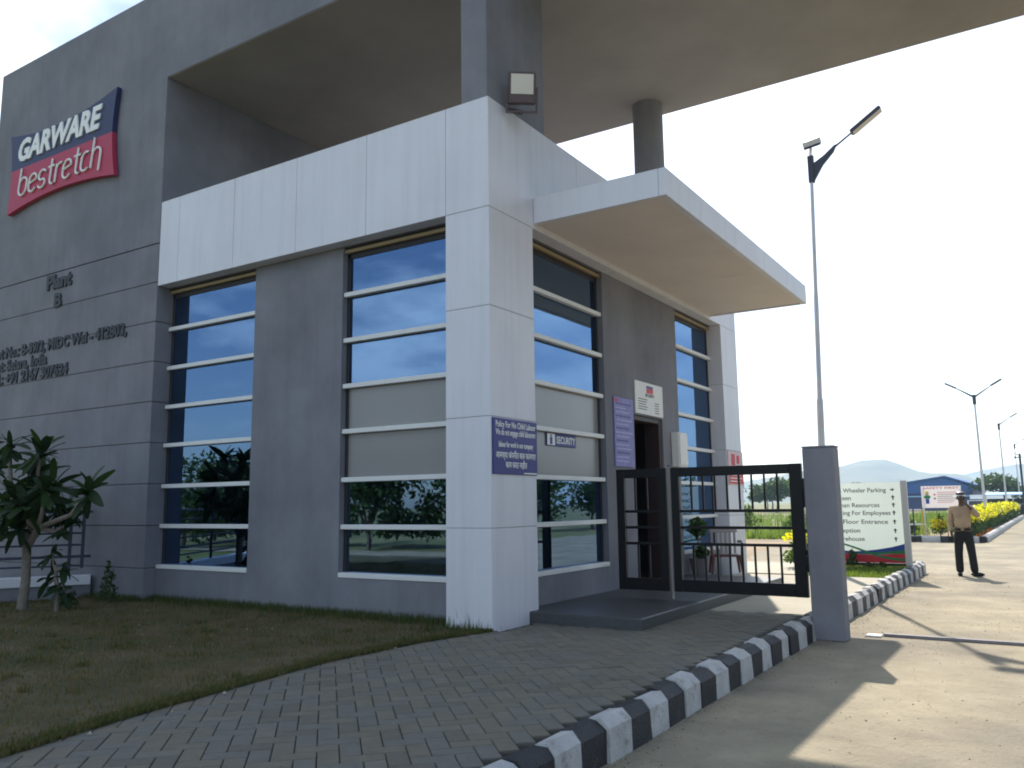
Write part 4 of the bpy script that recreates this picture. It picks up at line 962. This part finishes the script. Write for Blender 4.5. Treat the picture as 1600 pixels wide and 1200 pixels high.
# carport
cpt = thing('carport', 'long light blue carport roof on thin posts with parked motorbikes', 'carport', (4, 85, RZ))
b = MB(); b.prism([(84, 1.62), (88, 1.86), (88, 1.92), (84, 1.70)], -.4, 16, 'x'); b.build('roof', LBLUE, cpt)
b = MB(); b.prism([(83.5, 1.30), (83.6, 1.30), (84.0, 1.70), (83.9, 1.70)], -1.55, -.5, 'x'); b.build('end_sheet', W_PAINT, cpt)
for k in range(8): P('post', (-.3 + 2.2 * k, -.2 + 2.2 * k, 84.3, 84.4, RZ, 1.64), GALV, cpt, 0)
P('back_wall', (-.4, 16, 88.0, 88.2, RZ, 1.3), mat('shade_net', (.05, .055, .06), .9), cpt, 0)
def bike(x, y, c_, label):
    t = thing('motorbike', label, 'motorbike', (x, y, RZ), 'motorbikes under the carport')
    for wy in (-.62, .62):
        b = MB(); pts = [(x, y + wy + .29 * math.cos(a), RZ + .31 + .29 * math.sin(a)) for a in np.linspace(0, 2 * math.pi, 15)]; b.tube(pts, .05, 6); b.build('wheel', SHOE, t)
    b = MB(); b.ball((x, y - .12, RZ + .80), .14, .30, .13); b.build('tank', c_, t)
    b = MB(); b.box(x - .12, x + .12, y + .1, y + .75, RZ + .72, RZ + .82, .03); b.build('seat', SHOE, t)
    b = MB(); b.box(x - .12, x + .12, y - .2, y + .3, RZ + .30, RZ + .62, .03); b.build('engine', DGREY, t)
    b = MB(); b.tube([(x, y - .62, RZ + .31), (x, y - .42, RZ + .95)], .03, 6); b.tube([(x - .34, y - .4, RZ + 1.0), (x + .34, y - .4, RZ + 1.0)], .02, 6); b.build('handlebar', GALV, t)
    b = MB(); b.ball((x, y - .55, RZ + .88), .09, .07, .09); b.build('headlight', LETW, t)
cols = [INK_R, INK_BL, DGREY, INK_R, GALV, INK_K, INK_BL]
nmz = ['red motorbike parked leftmost under the carport', 'blue motorbike second from the left under the carport', 'grey motorbike parked third under the carport', 'red motorbike fourth from the left under the carport', 'silver motorbike parked fifth under the carport', 'black motorbike sixth from the left under the carport', 'blue motorbike at the right end of the carport row']
for k in range(7): bike(-.1 + .85 * k, 84.9 + random.uniform(-.2, .2), cols[k], nmz[k])
t = thing('parked_car', 'small white car parked left of the carport behind the guard', 'car', (-1.2, 82, RZ))
x, y = -.9, 82.5
b = MB(); b.prism([(y - 1.8, RZ + .25), (y + 1.8, RZ + .25), (y + 1.8, RZ + .8), (y + 1.2, RZ + .9), (y + .8, RZ + 1.4), (y - .7, RZ + 1.4), (y - 1.1, RZ + .92), (y - 1.8, RZ + .8)], x - .75, x + .75, 'x'); b.build('body', W_PAINT, t)
b = MB(); b.prism([(y - 1.13, RZ + .95), (y - .75, RZ + 1.34), (y - .78, RZ + 1.34), (y - 1.16, RZ + .95)], x - .62, x + .62, 'x'); b.build('windscreen', FRAME, t)
for wx in (-.7, .7):
    for wy in (-1.1, 1.1):
        b = MB(); b.tube([(x + wx - .09, y + wy, RZ + .3), (x + wx + .09, y + wy, RZ + .3)], .3, 14); b.build('wheel', SHOE, t)
# hills
def hill(label, prof, y, depth, ampl):
    t_ = MB(); nx, ny = 120, 26
    xs2 = np.linspace(prof[0][0], prof[-1][0], nx); zz = np.interp(xs2, [p[0] for p in prof], [p[1] for p in prof])
    V = []
    for j in range(ny):
        f_ = j / (ny - 1); e_ = 1 - abs(2 * f_ - 1)
        for i in range(nx):
            nzv = math.sin(xs2[i] * .045 + f_ * 5) * .5 + math.sin(xs2[i] * .11 + f_ * 11) * .3
            g_ = e_ ** .8 if e_ < .999 else 1
            V.append((xs2[i], y + depth * (f_ - .5) + 8 * nzv, max(-2, zz[i] * g_ * (1 + ampl * nzv * (1 - e_)) - 1)))
    F = [(j * nx + i, j * nx + i + 1, (j + 1) * nx + i + 1, (j + 1) * nx + i) for j in range(ny - 1) for i in range(nx - 1)]
    t_.add(V, F); o = t_.build('hill', HILLM, None, True); kind(o, 'structure'); o['label'] = label; return o
hill('flat topped hazy hill behind the direction board', [(-900, 20), (-640, 36), (-461, 39), (-353, 55), (-310, 58), (-290, 62), (-262, 70), (-225, 70.5), (-205, 62), (-181, 50), (-160, 45), (-135, 44), (-118, 43), (-106, 38), (-90, 29), (-66, 22), (-33, 14), (60, 8), (200, 12)], 1500, 500, .12)
hill('fainter farther hazy ridge at the right', [(-420, 10), (-250, 36), (-190, 52), (-130, 66), (-60, 78), (0, 80), (80, 76), (300, 60), (700, 50)], 2150, 500, .08)
# hills end inside the haze
b = MB(); b.box(-1500, 1500, -450, 2550, RZ - 1.6, 96)
hz = b.build('haze', [], None); kind(hz, 'stuff')
hm = bpy.data.materials.new('haze'); hm.use_nodes = True
hn = hm.node_tree.nodes; hn.remove(hn['Principled BSDF'])
pv = hn.new('ShaderNodeVolumePrincipled'); pv.inputs['Color'].default_value = (.55, .76, 1, 1); pv.inputs['Density'].default_value = .00036; pv.inputs['Anisotropy'].default_value = .35
hm.node_tree.links.new(pv.outputs[0], hn['Material Output'].inputs['Volume']); hz.data.materials.append(hm)
# trees across the lawn and behind the camera, seen only as reflections in the glass
bk = [(-24, -13, 3.9, 2.6), (-20, -16.5, 3.7, 2.5), (-16.5, -15.5, 3.6, 2.4), (-13.5, -18.5, 4.2, 2.6), (-10.8, -16.5, 4.0, 2.4), (-8.2, -19.5, 4.6, 2.8), (-5.2, -17.5, 4.3, 2.5), (-2.4, -20, 4.8, 2.7), (-29, -20, 4.8, 3.2), (-33, -14, 4.2, 3.0), (-9.6, -21, 4.8, 2.8), (-6.4, -21.5, 4.9, 2.8)]
for k, (x, y, h_, r_) in enumerate(bk):
    tree('broadleaf_tree', 'leafy tree across the lawn, seen mirrored in the front gatehouse windows', x, y, h_, r_, 2400, .13, [LEAF_D, LEAF_D, LEAF_M], 'trees mirrored in the front windows', crown=.92)
for k in range(14):
    x, y = -31 + 2.35 * k + random.uniform(-.5, .5), -15.6 - random.uniform(0, 2.2)
    shrub('dense dark bush under the trees across the lawn, seen mirrored in the front windows', x, y, random.uniform(1.1, 1.9), random.uniform(.9, 1.3), 700, [LEAF_D, LEAF_D, LEAF_M], .12, 'bush', 'bush', 'bushes mirrored in the front windows')
for k in range(11):
    x, y = 17.5 + random.uniform(0, 3), 17 + 3.6 * k
    tree('broadleaf_tree', 'leafy roadside tree, seen mirrored in the side windows of the gatehouse', x, y, random.uniform(3.4, 4.6), 2.4, 1000, .17, [LEAF_D, LEAF_M], 'roadside trees mirrored in the side windows', crown=.85)
# lettering and strokes become plain meshes
bpy.context.view_layer.update()
dg = bpy.context.evaluated_depsgraph_get()
for o in [o for o in C.objects if o.type in ('FONT', 'CURVE')]:
    me = bpy.data.meshes.new_from_object(o.evaluated_get(dg)); nm = o.name
    q = bpy.data.objects.new('tmp', me); q.parent = o.parent; q.matrix_local = o.matrix_local.copy(); C.objects.link(q)
    bpy.data.objects.remove(o); q.name = nm
